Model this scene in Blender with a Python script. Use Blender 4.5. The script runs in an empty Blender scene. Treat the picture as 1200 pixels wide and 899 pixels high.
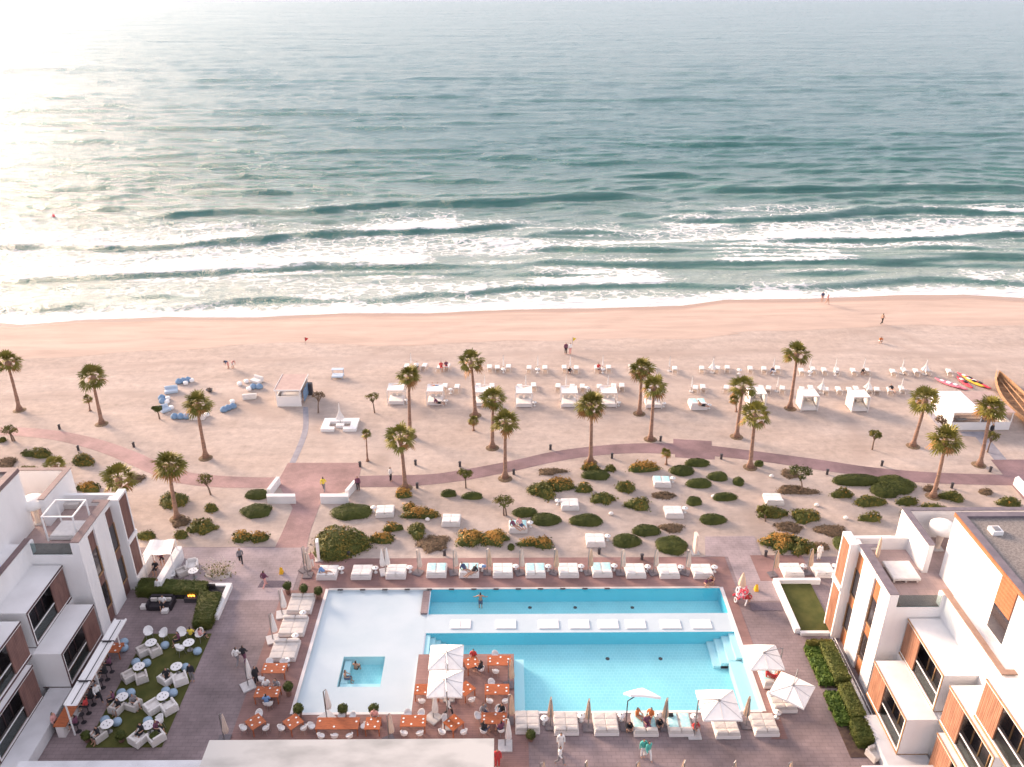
import bpy, math, random
import numpy as np
from mathutils import Vector, Matrix
R=math.radians
random.seed(7); RNG=np.random.default_rng(7)
S=bpy.context.scene; COL=S.collection
# ---------------------------------------------------------------- camera model (measured from the photograph)
F=990.;CX=600.;CY=449.5;H=47.
TH=math.atan((CY+40)/F); YAW=R(0.42)
def G(px,py,z=0.):
    dx=(px-CX)/F; dy=-(py-CY)/F
    fy,fz=math.cos(TH),-math.sin(TH); uy,uz=math.sin(TH),math.cos(TH)
    a=(dx, fy+dy*uy, fz+dy*uz); c,s=math.cos(YAW),math.sin(YAW)
    d=(a[0]*c+a[1]*s,-a[0]*s+a[1]*c,a[2]); t=(z-H)/d[2]
    return (d[0]*t,d[1]*t)
def P(x,y,z=0.):
    c,s=math.cos(YAW),math.sin(YAW); xr=x*c-y*s; yr=x*s+y*c; zz=z-H
    df=yr*math.cos(TH)-zz*math.sin(TH); du=yr*math.sin(TH)+zz*math.cos(TH)
    return (CX+F*xr/df, CY-F*du/df)
def ZH(x,y,py):
    lo,hi=-5,60
    for _ in range(50):
        m=(lo+hi)/2
        if P(x,y,m)[1]>py: lo=m
        else: hi=m
    return lo
def SC(py): return 0.01905*(py+40)
ORD=['','first','second','third','fourth','fifth','sixth','seventh','eighth','ninth','tenth','eleventh','twelfth','thirteenth','fourteenth','fifteenth','sixteenth','seventeenth','eighteenth','nineteenth','twentieth']
def ordn(n):
    return ORD[n] if n<=20 else ('twenty '+ORD[n-20] if n<30 else ('thirtieth' if n==30 else 'thirty '+ORD[n-30]))
# ---------------------------------------------------------------- materials
def mat(name,col,rough=.7,col2=None,scale=1.,detail=4,bump=0.,bscale=None,spec=.3,metal=0.,emis=0.,stretch=None,lo=.35,hi=.65,objrand=0.,coord='Object'):
    m=bpy.data.materials.new(name); m.use_nodes=True; nt=m.node_tree; N=nt.nodes; L=nt.links
    b=N['Principled BSDF']; b.inputs['Roughness'].default_value=rough; b.inputs['Metallic'].default_value=metal
    b.inputs['Specular IOR Level'].default_value=spec
    c=(*col,1); b.inputs['Base Color'].default_value=c
    tc=N.new('ShaderNodeTexCoord'); mp=N.new('ShaderNodeMapping'); L.new(tc.outputs[coord],mp.inputs[0])
    if stretch: mp.inputs['Scale'].default_value=stretch
    out=None
    if col2:
        n=N.new('ShaderNodeTexNoise'); n.inputs['Scale'].default_value=scale; n.inputs['Detail'].default_value=detail; L.new(mp.outputs[0],n.inputs[0])
        r=N.new('ShaderNodeMapRange'); r.inputs[1].default_value=lo; r.inputs[2].default_value=hi; L.new(n.outputs[0],r.inputs[0])
        x=N.new('ShaderNodeMix'); x.data_type='RGBA'; x.inputs[6].default_value=c; x.inputs[7].default_value=(*col2,1); L.new(r.outputs[0],x.inputs[0]); out=x.outputs[2]
    if objrand:
        oi=N.new('ShaderNodeObjectInfo'); r=N.new('ShaderNodeMapRange'); r.inputs[3].default_value=1-objrand; r.inputs[4].default_value=1+objrand; L.new(oi.outputs['Random'],r.inputs[0])
        hs=N.new('ShaderNodeHueSaturation'); L.new(r.outputs[0],hs.inputs['Value'])
        if out: L.new(out,hs.inputs['Color'])
        else: hs.inputs['Color'].default_value=c
        out=hs.outputs[0]
    if out: L.new(out,b.inputs['Base Color'])
    if bump:
        n=N.new('ShaderNodeTexNoise'); n.inputs['Scale'].default_value=bscale or scale*3; n.inputs['Detail'].default_value=5; L.new(mp.outputs[0],n.inputs[0])
        bp=N.new('ShaderNodeBump'); bp.inputs['Strength'].default_value=bump; bp.inputs['Distance'].default_value=.05; L.new(n.outputs[0],bp.inputs['Height']); L.new(bp.outputs[0],b.inputs['Normal'])
    if emis: b.inputs['Emission Color'].default_value=c; b.inputs['Emission Strength'].default_value=emis
    return m
def paving(name,c1,c2,mortar,bw,bh,msize=.02,rough=.75,big=None,off=.5,var=.39):
    m=mat(name,c1,rough); nt=m.node_tree; N=nt.nodes; L=nt.links; b=N['Principled BSDF']
    tc=N['Texture Coordinate']
    br=N.new('ShaderNodeTexBrick'); br.inputs['Color1'].default_value=(*c1,1); br.inputs['Color2'].default_value=(*c2,1); br.inputs['Mortar'].default_value=(*mortar,1)
    br.inputs['Scale'].default_value=1; br.inputs['Mortar Size'].default_value=msize; br.inputs['Brick Width'].default_value=bw; br.inputs['Row Height'].default_value=bh; br.offset=off
    L.new(tc.outputs['Object'],br.inputs[0])
    n=N.new('ShaderNodeTexNoise'); n.inputs['Scale'].default_value=.22; n.inputs['Detail'].default_value=8; n.inputs['Roughness'].default_value=.65; L.new(tc.outputs['Object'],n.inputs[0])
    r=N.new('ShaderNodeMapRange'); r.inputs[1].default_value=.3; r.inputs[2].default_value=.7; r.inputs[3].default_value=1-var; r.inputs[4].default_value=1+var; L.new(n.outputs[0],r.inputs[0])
    x=N.new('ShaderNodeMix'); x.data_type='RGBA'; x.blend_type='MULTIPLY'; x.inputs[0].default_value=1; L.new(br.outputs[0],x.inputs[6]); L.new(r.outputs[0],x.inputs[7])
    L.new(x.outputs[2],b.inputs['Base Color']); 
    bp=N.new('ShaderNodeBump'); bp.inputs['Strength'].default_value=.3; bp.inputs['Distance'].default_value=.01; L.new(br.outputs[1],bp.inputs['Height']); bp.invert=True; L.new(bp.outputs[0],b.inputs['Normal'])
    return m
def slats(name,c1,c2,per=.11,axis='X'):
    m=mat(name,c1,.6,c2,2.5,6,stretch=(1,1,.3)); nt=m.node_tree; N=nt.nodes; L=nt.links; b=N['Principled BSDF']
    w=N.new('ShaderNodeTexWave'); w.bands_direction=axis; w.inputs['Scale'].default_value=.314/per; L.new(N['Texture Coordinate'].outputs['Object'],w.inputs[0])
    bp=N.new('ShaderNodeBump'); bp.inputs['Strength'].default_value=.8; bp.inputs['Distance'].default_value=.03; L.new(w.outputs[1],bp.inputs['Height']); L.new(bp.outputs[0],b.inputs['Normal'])
    return m
def leafmat(name,c1,c2,c3=None,sc=1.2):
    m=mat(name,c1,.65,c2,sc,3,spec=.2,lo=.38,hi=.62,objrand=.12); b=m.node_tree.nodes['Principled BSDF']
    return m
M={}
M['white']=mat('white_render',(.78,.77,.765),.7,(.66,.65,.645),.5,8,stretch=(1,1,.35),lo=.42,hi=.8,bump=.1,bscale=6)
M['roofwhite']=mat('white_roof_membrane',(.70,.70,.71),.7,(.50,.50,.51),.45,9,lo=.4,hi=.75)
M['marble']=mat('weathered_white_roof',(.47,.47,.455),.6,(.30,.305,.295),.35,10,lo=.42,hi=.72,stretch=(1,2,1))
M['coping']=mat('dark_coping',(.15,.13,.15),.6,(.20,.17,.19),2)
M['browncop']=mat('brown_coping',(.33,.22,.17),.6,(.26,.17,.13),2)
M['gravel']=mat('roof_gravel',(.17,.15,.14),.9,(.29,.26,.24),9,6,bump=.4,bscale=14)
M['roofpave']=paving('roof_terrace_tiles',(.40,.30,.28),(.36,.27,.25),(.28,.21,.2),.6,.6,.01)
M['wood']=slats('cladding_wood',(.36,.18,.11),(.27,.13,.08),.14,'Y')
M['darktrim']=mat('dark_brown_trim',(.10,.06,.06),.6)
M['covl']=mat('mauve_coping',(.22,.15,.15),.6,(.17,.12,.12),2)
M['woodsh']=slats('shaded_cladding_wood',(.22,.12,.10),(.16,.085,.075),.14,'Y')  # same wood as the right block, with the left block's shade in its colour
M['woodtrim']=mat('wood_trim',(.42,.25,.13),.6,(.30,.17,.09),3)
M['orange']=slats('honey_wood_cladding',(.36,.145,.065),(.30,.115,.05),.3,'Z')
M['glassdark']=mat('dark_window_glass',(.035,.03,.035),.08,spec=.8)
M['floorint']=mat('balcony_floor',(.30,.24,.22),.7,(.22,.18,.17),3)
def glass(name,tint,fac=.25,rough=.02):
    m=bpy.data.materials.new(name); m.use_nodes=True; N=m.node_tree.nodes; L=m.node_tree.links; N.remove(N['Principled BSDF'])
    t=N.new('ShaderNodeBsdfTransparent'); t.inputs[0].default_value=(*tint,1); g=N.new('ShaderNodeBsdfGlossy'); g.inputs['Roughness'].default_value=rough
    f=N.new('ShaderNodeLayerWeight'); f.inputs[0].default_value=.5; pw=N.new('ShaderNodeMath'); pw.operation='POWER'; pw.inputs[1].default_value=4.5; L.new(f.outputs['Facing'],pw.inputs[0])
    ma=N.new('ShaderNodeMath'); ma.operation='MULTIPLY_ADD'; ma.inputs[1].default_value=.9; ma.inputs[2].default_value=.03; L.new(pw.outputs[0],ma.inputs[0]); x=N.new('ShaderNodeMixShader'); L.new(ma.outputs[0],x.inputs[0]); L.new(t.outputs[0],x.inputs[1]); L.new(g.outputs[0],x.inputs[2]); L.new(x.outputs[0],N['Material Output'].inputs[0])
    return m
M['glass']=glass('balustrade_glass',(.62,.70,.70))
M['fabric']=mat('white_cushion_fabric',(.74,.71,.68),.9,(.68,.65,.62),3,bump=.15,bscale=8)
M['greyfab']=mat('cream_grey_cushion_fabric',(.60,.56,.52),.9,(.54,.50,.47),3,bump=.15,bscale=8)
M['base']=mat('white_daybed_base',(.72,.68,.66),.6)
M['cyan']=mat('turquoise_towel',(.36,.66,.68),.95,(.52,.76,.76),4)
M['canvas']=mat('white_parasol_canvas',(.82,.80,.77),.9,(.76,.73,.70),2,bump=.2,bscale=4)
M['tan']=mat('beige_parasol_canvas',(.66,.50,.37),.9,(.56,.41,.30),3,bump=.2,bscale=5)
M['pale']=mat('pale_parasol_canvas',(.72,.62,.54),.9,(.64,.54,.47),3,bump=.2,bscale=5)
M['metal']=mat('grey_metal',(.30,.29,.29),.4,metal=.6)
M['darkmetal']=mat('dark_metal',(.06,.055,.06),.5)
M['slab']=mat('concrete_parasol_base',(.55,.54,.54),.8,(.47,.46,.46),3)
M['dslab']=mat('dark_parasol_base',(.16,.14,.15),.7)
M['plastic']=mat('white_plastic',(.80,.79,.78),.4)
M['table']=mat('varnished_orange_wood',(.44,.13,.05),.5,(.32,.09,.035),3,stretch=(1,6,1))
M['red']=mat('red_cloth',(.55,.07,.04),.8)
M['blue']=mat('blue_cushion',(.15,.25,.40),.9,(.22,.33,.46),4)
M['palblue']=mat('pale_blue_cushion',(.47,.56,.66),.9)
M['poufblue']=mat('blue_grey_pouf',(.33,.44,.55),.9,(.26,.36,.46),4)
M['black']=mat('black_rattan',(.03,.025,.03),.7)
M['soil']=mat('planting_soil',(.07,.045,.04),.95,(.12,.08,.06),3)
M['pot']=mat('brown_plant_pot',(.20,.11,.09),.6)
M['trunk']=mat('palm_trunk_bark',(.36,.22,.16),.9,(.22,.14,.105),2.5,5,bump=.9,bscale=7,stretch=(1,1,2.5))
M['bark']=mat('tree_bark',(.22,.15,.11),.9,(.14,.10,.08),5,bump=.5)
M['frond']=leafmat('palm_frond',(.135,.135,.028),(.25,.21,.045),sc=.9)
M['dead']=mat('dry_palm_frond',(.40,.20,.06),.8,(.26,.14,.06),2)
M['clip']=leafmat('clipped_shrub_leaf',(.058,.075,.018),(.092,.105,.025),sc=1.5)
M['feath']=leafmat('loose_shrub_leaf',(.095,.10,.022),(.18,.14,.03),sc=.8)
M['gold']=leafmat('golden_shrub_leaf',(.42,.215,.05),(.28,.17,.04),sc=1.2)
M['dry']=mat('dry_ground_shrub_leaf',(.10,.075,.045),.9,(.24,.16,.10),5,objrand=.2)
M['hedge']=leafmat('hedge_leaf',(.065,.085,.018),(.10,.11,.025),sc=1.5)
M['lush']=leafmat('lush_leaf',(.06,.11,.02),(.12,.18,.03),sc=2)
M['lawn']=mat('lawn_grass',(.060,.070,.016),.95,(.095,.095,.025),1.2,8,bump=.6,bscale=18)
M['skin']=mat('skin',(.45,.26,.18),.6); M['hair']=mat('dark_hair',(.03,.02,.018),.6)
for n,c in dict(c_white=(.75,.74,.72),c_black=(.03,.03,.035),c_navy=(.07,.09,.16),c_grey=(.22,.21,.22),c_orange=(.62,.20,.07),c_red=(.50,.06,.06),c_yellow=(.70,.55,.08),c_teal=(.10,.42,.36),c_blue=(.16,.28,.50),c_plum=(.16,.06,.10),c_pink=(.65,.35,.32)).items(): M[n]=mat('cloth_'+n[2:],c,.9)
M['kred']=mat('red_kayak_plastic',(.62,.05,.08),.4); M['kyel']=mat('yellow_kayak_plastic',(.75,.45,.05),.4); M['kpink']=mat('pink_kayak_plastic',(.72,.20,.26),.4)
M['oldwood']=mat('weathered_boat_wood',(.42,.25,.13),.85,(.26,.15,.09),2,6,bump=.5,stretch=(1,1,5))
M['slate']=mat('grey_stone_path',(.24,.23,.26),.85,(.31,.30,.33),1.5,6)
M['pinkroof']=mat('kiosk_roof_boards',(.50,.38,.34),.8,(.43,.32,.29),2)
M['mat']=mat('dark_doormat',(.12,.10,.12),.95,(.16,.13,.15),8)
M['ytop']=mat('yellow_sign_plastic',(.80,.45,.03),.5)
M['flame']=mat('flame',(1,.35,.05),.5,emis=2)
M['bulb']=mat('garden_globe',(.78,.74,.70),.4)
M['tile']=paving('turquoise_pool_tile',(.31,.70,.77),(.295,.685,.76),(.40,.76,.82),.3,.3,.018,.4,var=.09)
M['tilew']=mat('shaded_pool_wall_tile',(.11,.56,.70),.4)  # far-wall shade and water depth are worked into this deeper cyan
M['tilel']=mat('pale_blue_pool_tile',(.50,.76,.82),.4)
M['poolwhite']=mat('white_pool_floor',(.64,.69,.71),.5,(.58,.645,.67),.35,7)
M['pebble']=mat('foam_spray',(.85,.88,.88),.6)
# sand
def sandmat():
    m=bpy.data.materials.new('beach_sand'); m.use_nodes=True; N=m.node_tree.nodes; L=m.node_tree.links; b=N['Principled BSDF']; b.inputs['Roughness'].default_value=.95; b.inputs['Specular IOR Level'].default_value=.15
    tc=N.new('ShaderNodeTexCoord')
    def noise(s,d,st=None,rg=.6,dist=0):
        n=N.new('ShaderNodeTexNoise'); n.inputs['Scale'].default_value=s; n.inputs['Detail'].default_value=d; n.inputs['Roughness'].default_value=rg; n.inputs['Distortion'].default_value=dist
        if st:
            mp=N.new('ShaderNodeMapping'); mp.inputs['Scale'].default_value=st; L.new(tc.outputs['Object'],mp.inputs[0]); L.new(mp.outputs[0],n.inputs[0])
        else: L.new(tc.outputs['Object'],n.inputs[0])
        return n
    def ramp(src,lo,hi,a,bb):
        r=N.new('ShaderNodeMapRange'); r.inputs[1].default_value=lo; r.inputs[2].default_value=hi; r.inputs[3].default_value=a; r.inputs[4].default_value=bb; L.new(src,r.inputs[0]); return r.outputs[0]
    def mix(f,a,bb,bt='MIX'):
        x=N.new('ShaderNodeMix'); x.data_type='RGBA'; x.blend_type=bt
        if isinstance(f,float): x.inputs[0].default_value=f
        else: L.new(f,x.inputs[0])
        for i,v in ((6,a),(7,bb)):
            if isinstance(v,tuple): x.inputs[i].default_value=(*v,1)
            else: L.new(v,x.inputs[i])
        return x.outputs[2]
    n1=noise(.12,6,(.5,1,1)); n2=noise(1.1,8,None,.75); n3=noise(.6,5,(.12,1.3,1),.6,.4)
    dry=mix(ramp(n1.outputs[0],.35,.65,0,1),(.435,.355,.305),(.50,.42,.37))
    dry=mix(1.,dry,ramp(n2.outputs[0],.3,.7,.79,1.15),'MULTIPLY')
    wet=mix(ramp(n3.outputs[0],.4,.7,0,1),(.51,.40,.335),(.46,.355,.295))
    at=N.new('ShaderNodeAttribute'); at.attribute_name='wet'
    w=N.new('ShaderNodeMath'); w.operation='ADD'; L.new(at.outputs['Fac'],w.inputs[0]); L.new(ramp(n3.outputs[0],.3,.7,-.3,.3),w.inputs[1])
    c=mix(ramp(w.outputs[0],.35,.65,0,1),dry,wet)
    sl=ramp(w.outputs[0],.30,.46,0,1); sl2=ramp(w.outputs[0],.46,.62,1,0); ml=N.new('ShaderNodeMath'); ml.operation='MULTIPLY'; L.new(sl,ml.inputs[0]); L.new(sl2,ml.inputs[1])
    n5=noise(.9,6,(.3,1,1),.7); ml2=N.new('ShaderNodeMath'); ml2.operation='MULTIPLY'; L.new(ml.outputs[0],ml2.inputs[0]); L.new(ramp(n5.outputs[0],.42,.6,0,.55),ml2.inputs[1]); c=mix(ml2.outputs[0],c,(.30,.21,.16))
    ta=N.new('ShaderNodeAttribute'); ta.attribute_name='track'; tm=N.new('ShaderNodeMath'); tm.operation='MULTIPLY'; L.new(ta.outputs['Fac'],tm.inputs[0]); L.new(ramp(n2.outputs[0],.35,.6,.15,.75),tm.inputs[1]); c=mix(tm.outputs[0],c,(.37,.295,.255)); n6=noise(.35,7,(.16,1,1),.75,.8); c=mix(1.,c,ramp(n6.outputs[0],.32,.66,.84,1.10),'MULTIPLY')
    L.new(c,b.inputs['Base Color'])
    at2=N.new('ShaderNodeAttribute'); at2.attribute_name='soak'
    c2=mix(ramp(at2.outputs['Fac'],.2,.9,0,1),c,(.36,.25,.19)); L.new(c2,b.inputs['Base Color'])
    L.new(ramp(at2.outputs['Fac'],.3,.9,.95,.25),b.inputs['Roughness'])
    n4=noise(2.2,9,None,.8); inv=ramp(at.outputs['Fac'],0,1,.9,.25)
    bp=N.new('ShaderNodeBump'); bp.inputs['Distance'].default_value=.13; L.new(inv,bp.inputs['Strength']); L.new(n4.outputs[0],bp.inputs['Height']); L.new(bp.outputs[0],b.inputs['Normal'])
    return m
M['sand']=sandmat()
# ---------------------------------------------------------------- mesh builder
class MB:
    def __init__(s): s.v=[]; s.f=[]; s.m=[]
    def add(s,vs,fs,mi=0):
        o=len(s.v); s.v+= [tuple(p) for p in vs]; s.f+=[tuple(i+o for i in f) for f in fs]; s.m+=[mi]*len(fs); return s
    def box(s,x0,x1,y0,y1,z0,z1,mi=0):
        x0,x1=min(x0,x1),max(x0,x1); y0,y1=min(y0,y1),max(y0,y1)
        return s.add([(x0,y0,z0),(x1,y0,z0),(x1,y1,z0),(x0,y1,z0),(x0,y0,z1),(x1,y0,z1),(x1,y1,z1),(x0,y1,z1)],[(3,2,1,0),(4,5,6,7),(0,1,5,4),(1,2,6,5),(2,3,7,6),(3,0,4,7)],mi)
    def cush(s,x0,x1,y0,y1,z0,z1,c=.05,mi=0,tilt=0):   # cushion with rounded rim and a slightly domed top
        L=[]
        for z,i in ((z0,c*.6),(z0+c,0),(z1-c,0),(z1-c*.3,c*.4),(z1,c*1.3)):
            L.append([(x0+i,y0+i,z),(x1-i,y0+i,z),(x1-i,y1-i,z),(x0+i,y1-i,z)])
        vs=[(p[0],p[1],p[2]+tilt*(p[1]-y0)) for l in L for p in l]; fs=[(3,2,1,0)]
        for k in range(4):
            for j in range(4): fs.append((k*4+j,k*4+(j+1)%4,k*4+4+(j+1)%4,k*4+4+j))
        n=len(vs); vs.append(((x0+x1)/2,(y0+y1)/2,z1+.02+tilt*(y1-y0)/2)); b=16
        for j in range(4): fs.append((b+j,b+(j+1)%4,n))
        return s.add(vs,fs,mi)
    def tube(s,pts,rs,n=8,mi=0,cap=True):
        o=[];pts=[Vector(p) for p in pts]
        for i,p in enumerate(pts):
            d=(pts[min(i+1,len(pts)-1)]-pts[max(i-1,0)]).normalized()
            a=Vector((1,0,0)) if abs(d.x)<.9 else Vector((0,1,0)); u=d.cross(a).normalized(); w=d.cross(u)
            r=rs[i] if hasattr(rs,'__len__') else rs
            o+=[tuple(p+(u*math.cos(2*math.pi*k/n)+w*math.sin(2*math.pi*k/n))*r) for k in range(n)]
        fs=[]
        for i in range(len(pts)-1):
            for k in range(n): fs.append((i*n+k,(i+1)*n+k,(i+1)*n+(k+1)%n,i*n+(k+1)%n))
        if cap: fs+=[tuple(range(n)),tuple(range(len(o)-1,len(o)-n-1,-1))]
        return s.add(o,fs,mi)
    def lathe(s,prof,n=12,c=(0,0,0),mi=0,sx=1,sy=1):
        o=[]
        for r,z in prof: o+=[(c[0]+sx*r*math.cos(2*math.pi*k/n),c[1]+sy*r*math.sin(2*math.pi*k/n),c[2]+z) for k in range(n)]
        fs=[]
        for i in range(len(prof)-1):
            for k in range(n): fs.append((i*n+k,i*n+(k+1)%n,(i+1)*n+(k+1)%n,(i+1)*n+k))
        fs+=[tuple(range(n-1,-1,-1)),tuple(range(len(o)-n,len(o)))]
        return s.add(o,fs,mi)
    def ball(s,c,r,sz=1,n=10,mi=0):
        return s.lathe([(max(r*math.sin(math.pi*i/6),.001),-r*sz*math.cos(math.pi*i/6)) for i in range(7)],n,c,mi)
    def prism(s,poly,z0,z1,mi=0):
        n=len(poly); a=sum(poly[i][0]*poly[(i+1)%n][1]-poly[(i+1)%n][0]*poly[i][1] for i in range(n))
        if a<0: poly=poly[::-1]
        vs=[(p[0],p[1],z0) for p in poly]+[(p[0],p[1],z1) for p in poly]
        return s.add(vs,[tuple(range(n-1,-1,-1)),tuple(range(n,2*n))]+[(i,(i+1)%n,n+(i+1)%n,n+i) for i in range(n)],mi)
    def quad(s,a,b,c,d,mi=0): return s.add([a,b,c,d],[(0,1,2,3)],mi)
    def build(s,name,mats,parent=None,smooth=False):
        if not isinstance(mats,(list,tuple)): mats=[mats]
        me=bpy.data.meshes.new(name); me.from_pydata(s.v,[],s.f)
        for m in mats: me.materials.append(M[m] if isinstance(m,str) else m)
        if len(mats)>1: me.polygons.foreach_set('material_index',s.m)
        if smooth: me.polygons.foreach_set('use_smooth',[True]*len(me.polygons))
        me.update(); o=bpy.data.objects.new(name,me); COL.objects.link(o)
        if parent: o.parent=parent
        return o
def tag(o,label,cat,group=None):
    o['label']=label; o['category']=cat
    if group: o['group']=group
    return o
def thing(name,label,cat,loc=(0,0,0),rz=0,group=None):
    o=bpy.data.objects.new(name,None); o.empty_display_size=.2; COL.objects.link(o); o.location=loc; o.rotation_euler=(0,0,rz); return tag(o,label,cat,group)
def copy_tree(o,parent=None):
    c=o.copy(); COL.objects.link(c)
    if parent: c.parent=parent
    for ch in list(o.children): copy_tree(ch,c)
    return c
USED=set()
def inst(proto,label,loc,rz=0,group=None,scale=None):
    """first call places the prototype itself, later calls place copies"""
    if proto.name in USED: o=copy_tree(proto)
    else: USED.add(proto.name); o=proto
    o.location=(loc[0],loc[1],loc[2] if len(loc)>2 else 0); o.rotation_euler=(0,0,rz); o['label']=label
    if group: o['group']=group
    elif 'group' in o.keys() and o is not proto: del o['group']
    if scale: o.scale=scale if hasattr(scale,'__len__') else (scale,)*3
    return o
def struct(o): o['kind']='structure'; return o
def npmesh(name,co,faces,mats,parent=None,mi=None,smooth=False,attrs=None):
    me=bpy.data.meshes.new(name); nv=len(co); faces=np.asarray(faces,dtype=np.int32); nf,k=faces.shape
    me.vertices.add(nv); me.vertices.foreach_set('co',np.asarray(co,dtype=np.float32).ravel())
    me.loops.add(nf*k); me.loops.foreach_set('vertex_index',faces.ravel()); me.polygons.add(nf); me.polygons.foreach_set('loop_start',np.arange(0,nf*k,k,dtype=np.int32))
    for m in (mats if isinstance(mats,(list,tuple)) else [mats]): me.materials.append(M[m])
    if mi is not None: me.polygons.foreach_set('material_index',np.asarray(mi,dtype=np.int32))
    if smooth: me.polygons.foreach_set('use_smooth',np.ones(nf,dtype=bool))
    for n,a in (attrs or {}).items():
        at=me.attributes.new(n,'FLOAT','POINT'); at.data.foreach_set('value',np.asarray(a,dtype=np.float32).ravel())
    me.update(calc_edges=True); o=bpy.data.objects.new(name,me); COL.objects.link(o)
    if parent: o.parent=parent
    return o
# smooth value noise in numpy
def vnoise(x,y,seed=0):
    xi=np.floor(x).astype(np.int64); yi=np.floor(y).astype(np.int64); fx=x-xi; fy=y-yi
    def h(a,b):
        n=(a*374761393+b*668265263+seed*1442695041)&0x7fffffff; n=((n^(n>>13))*1274126177)&0x7fffffff; return ((n^(n>>16))&0xffff)/65535.
    u=fx*fx*(3-2*fx); v=fy*fy*(3-2*fy)
    return (h(xi,yi)*(1-u)+h(xi+1,yi)*u)*(1-v)+(h(xi,yi+1)*(1-u)+h(xi+1,yi+1)*u)*v
def fbm(x,y,o=4,seed=0):
    s=0;a=.5;t=0
    for i in range(o): s=s+a*vnoise(x*2**i,y*2**i,seed+i*17); t+=a; a*=.5
    return s/t
# ---------------------------------------------------------------- shoreline, beach and sea
SL=-.4
shore_px=[(-200,384),(0,379),(25,381),(100,375),(200,372),(300,372),(400,367),(500,367),(600,363),(700,361),(800,358),(850,351),(950,350),(1050,346),(1130,346),(1200,350),(1400,352)]
shp=np.array([G(a,b,SL) for a,b in shore_px]); 
def shoreY(x): return np.interp(x,shp[:,0],shp[:,1])
PX0,PX1,PY0,PY1=-15.,17.9,43.,56.
xs=sorted(set([-2500,-1200,-600,-350,-220,-170]+list(np.arange(-150,151,.75))+[170,220,350,600,1200,2500,PX0,PX1]))
ys=sorted(set([-60,0,20,30,38,PY0,PY1]+list(np.arange(60,100,.6))+list(np.arange(100,150,.5))+[155,165]))
X,Y=np.meshgrid(xs,ys); sy=shoreY(X)
t=np.clip((Y-(sy-12))/12,0,1); Zs=np.where(Y<sy,SL*t**1.5,SL-(Y-sy)*.055)
Zs=Zs+np.where((Y>84)&(Y<sy-3),(fbm(X*.15,Y*.3,4,3)-.5)*.25*np.clip((Y-84)/10,0,1)*0.6,0)
bermY=sy-13.5+3*(fbm(X*.03,Y*0,3,9)-.5)*2
wet=np.clip((Y-bermY)/1.5+.5,0,1)
wet=np.where(Y>sy-20,wet,0); soak=np.clip((Y-(sy-2.6-2.2*(fbm(X*.06,Y*0,3,5)-.5)))/1.3,0,1)
trk=np.zeros_like(X)
for pts_ in ([(380,540),(372,500),(392,440),(470,400),(600,372)],[(440,556),(470,500),(540,446),(640,410),(760,360)],[(470,443),(600,446),(760,446),(900,448),(1090,452)],[(1190,470),(1120,430),(1050,405),(960,370)],[(1200,455),(1140,425),(1080,402),(990,368)],[(0,470),(120,455),(260,470),(330,490)],[(1010,540),(1000,500),(985,462)],[(700,520),(735,480),(740,446)],[(0,440),(200,425),(420,418),(700,414),(1000,412),(1200,420)],[(900,640),(880,600),(890,560),(850,545)],[(620,650),(660,615),(720,600),(760,570),(735,540)]):
    q=np.array([G(*p_) for p_ in pts_]); 
    for a_,b_2 in zip(q[:-1],q[1:]):
        ab=b_2-a_; t_=np.clip(((X-a_[0])*ab[0]+(Y-a_[1])*ab[1])/(ab@ab),0,1); wx=1.2*(fbm(X*.15,Y*.15,3,55)-.5)*2
        dd_=np.hypot(X-a_[0]-t_*ab[0]+wx,Y-a_[1]-t_*ab[1]+wx); trk=np.maximum(trk,np.exp(-(dd_/.8)**2))
nx,ny=len(xs),len(ys); idx=np.arange(nx*ny).reshape(ny,nx); fl=[]
XA=np.array(xs); YA=np.array(ys)
fc=np.stack([idx[:-1,:-1],idx[:-1,1:],idx[1:,1:],idx[1:,:-1]],-1)
keep=~(((XA[:-1]>=PX0)&(XA[1:]<=PX1))[None,:]&((YA[:-1]>=PY0)&(YA[1:]<=PY1))[:,None])
fc=fc[keep]
struct(npmesh('sand',np.stack([X,Y,Zs],-1).reshape(-1,3),fc,'sand',smooth=True,attrs=dict(wet=wet,soak=soak,track=trk*(1-wet*.6))))
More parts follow.
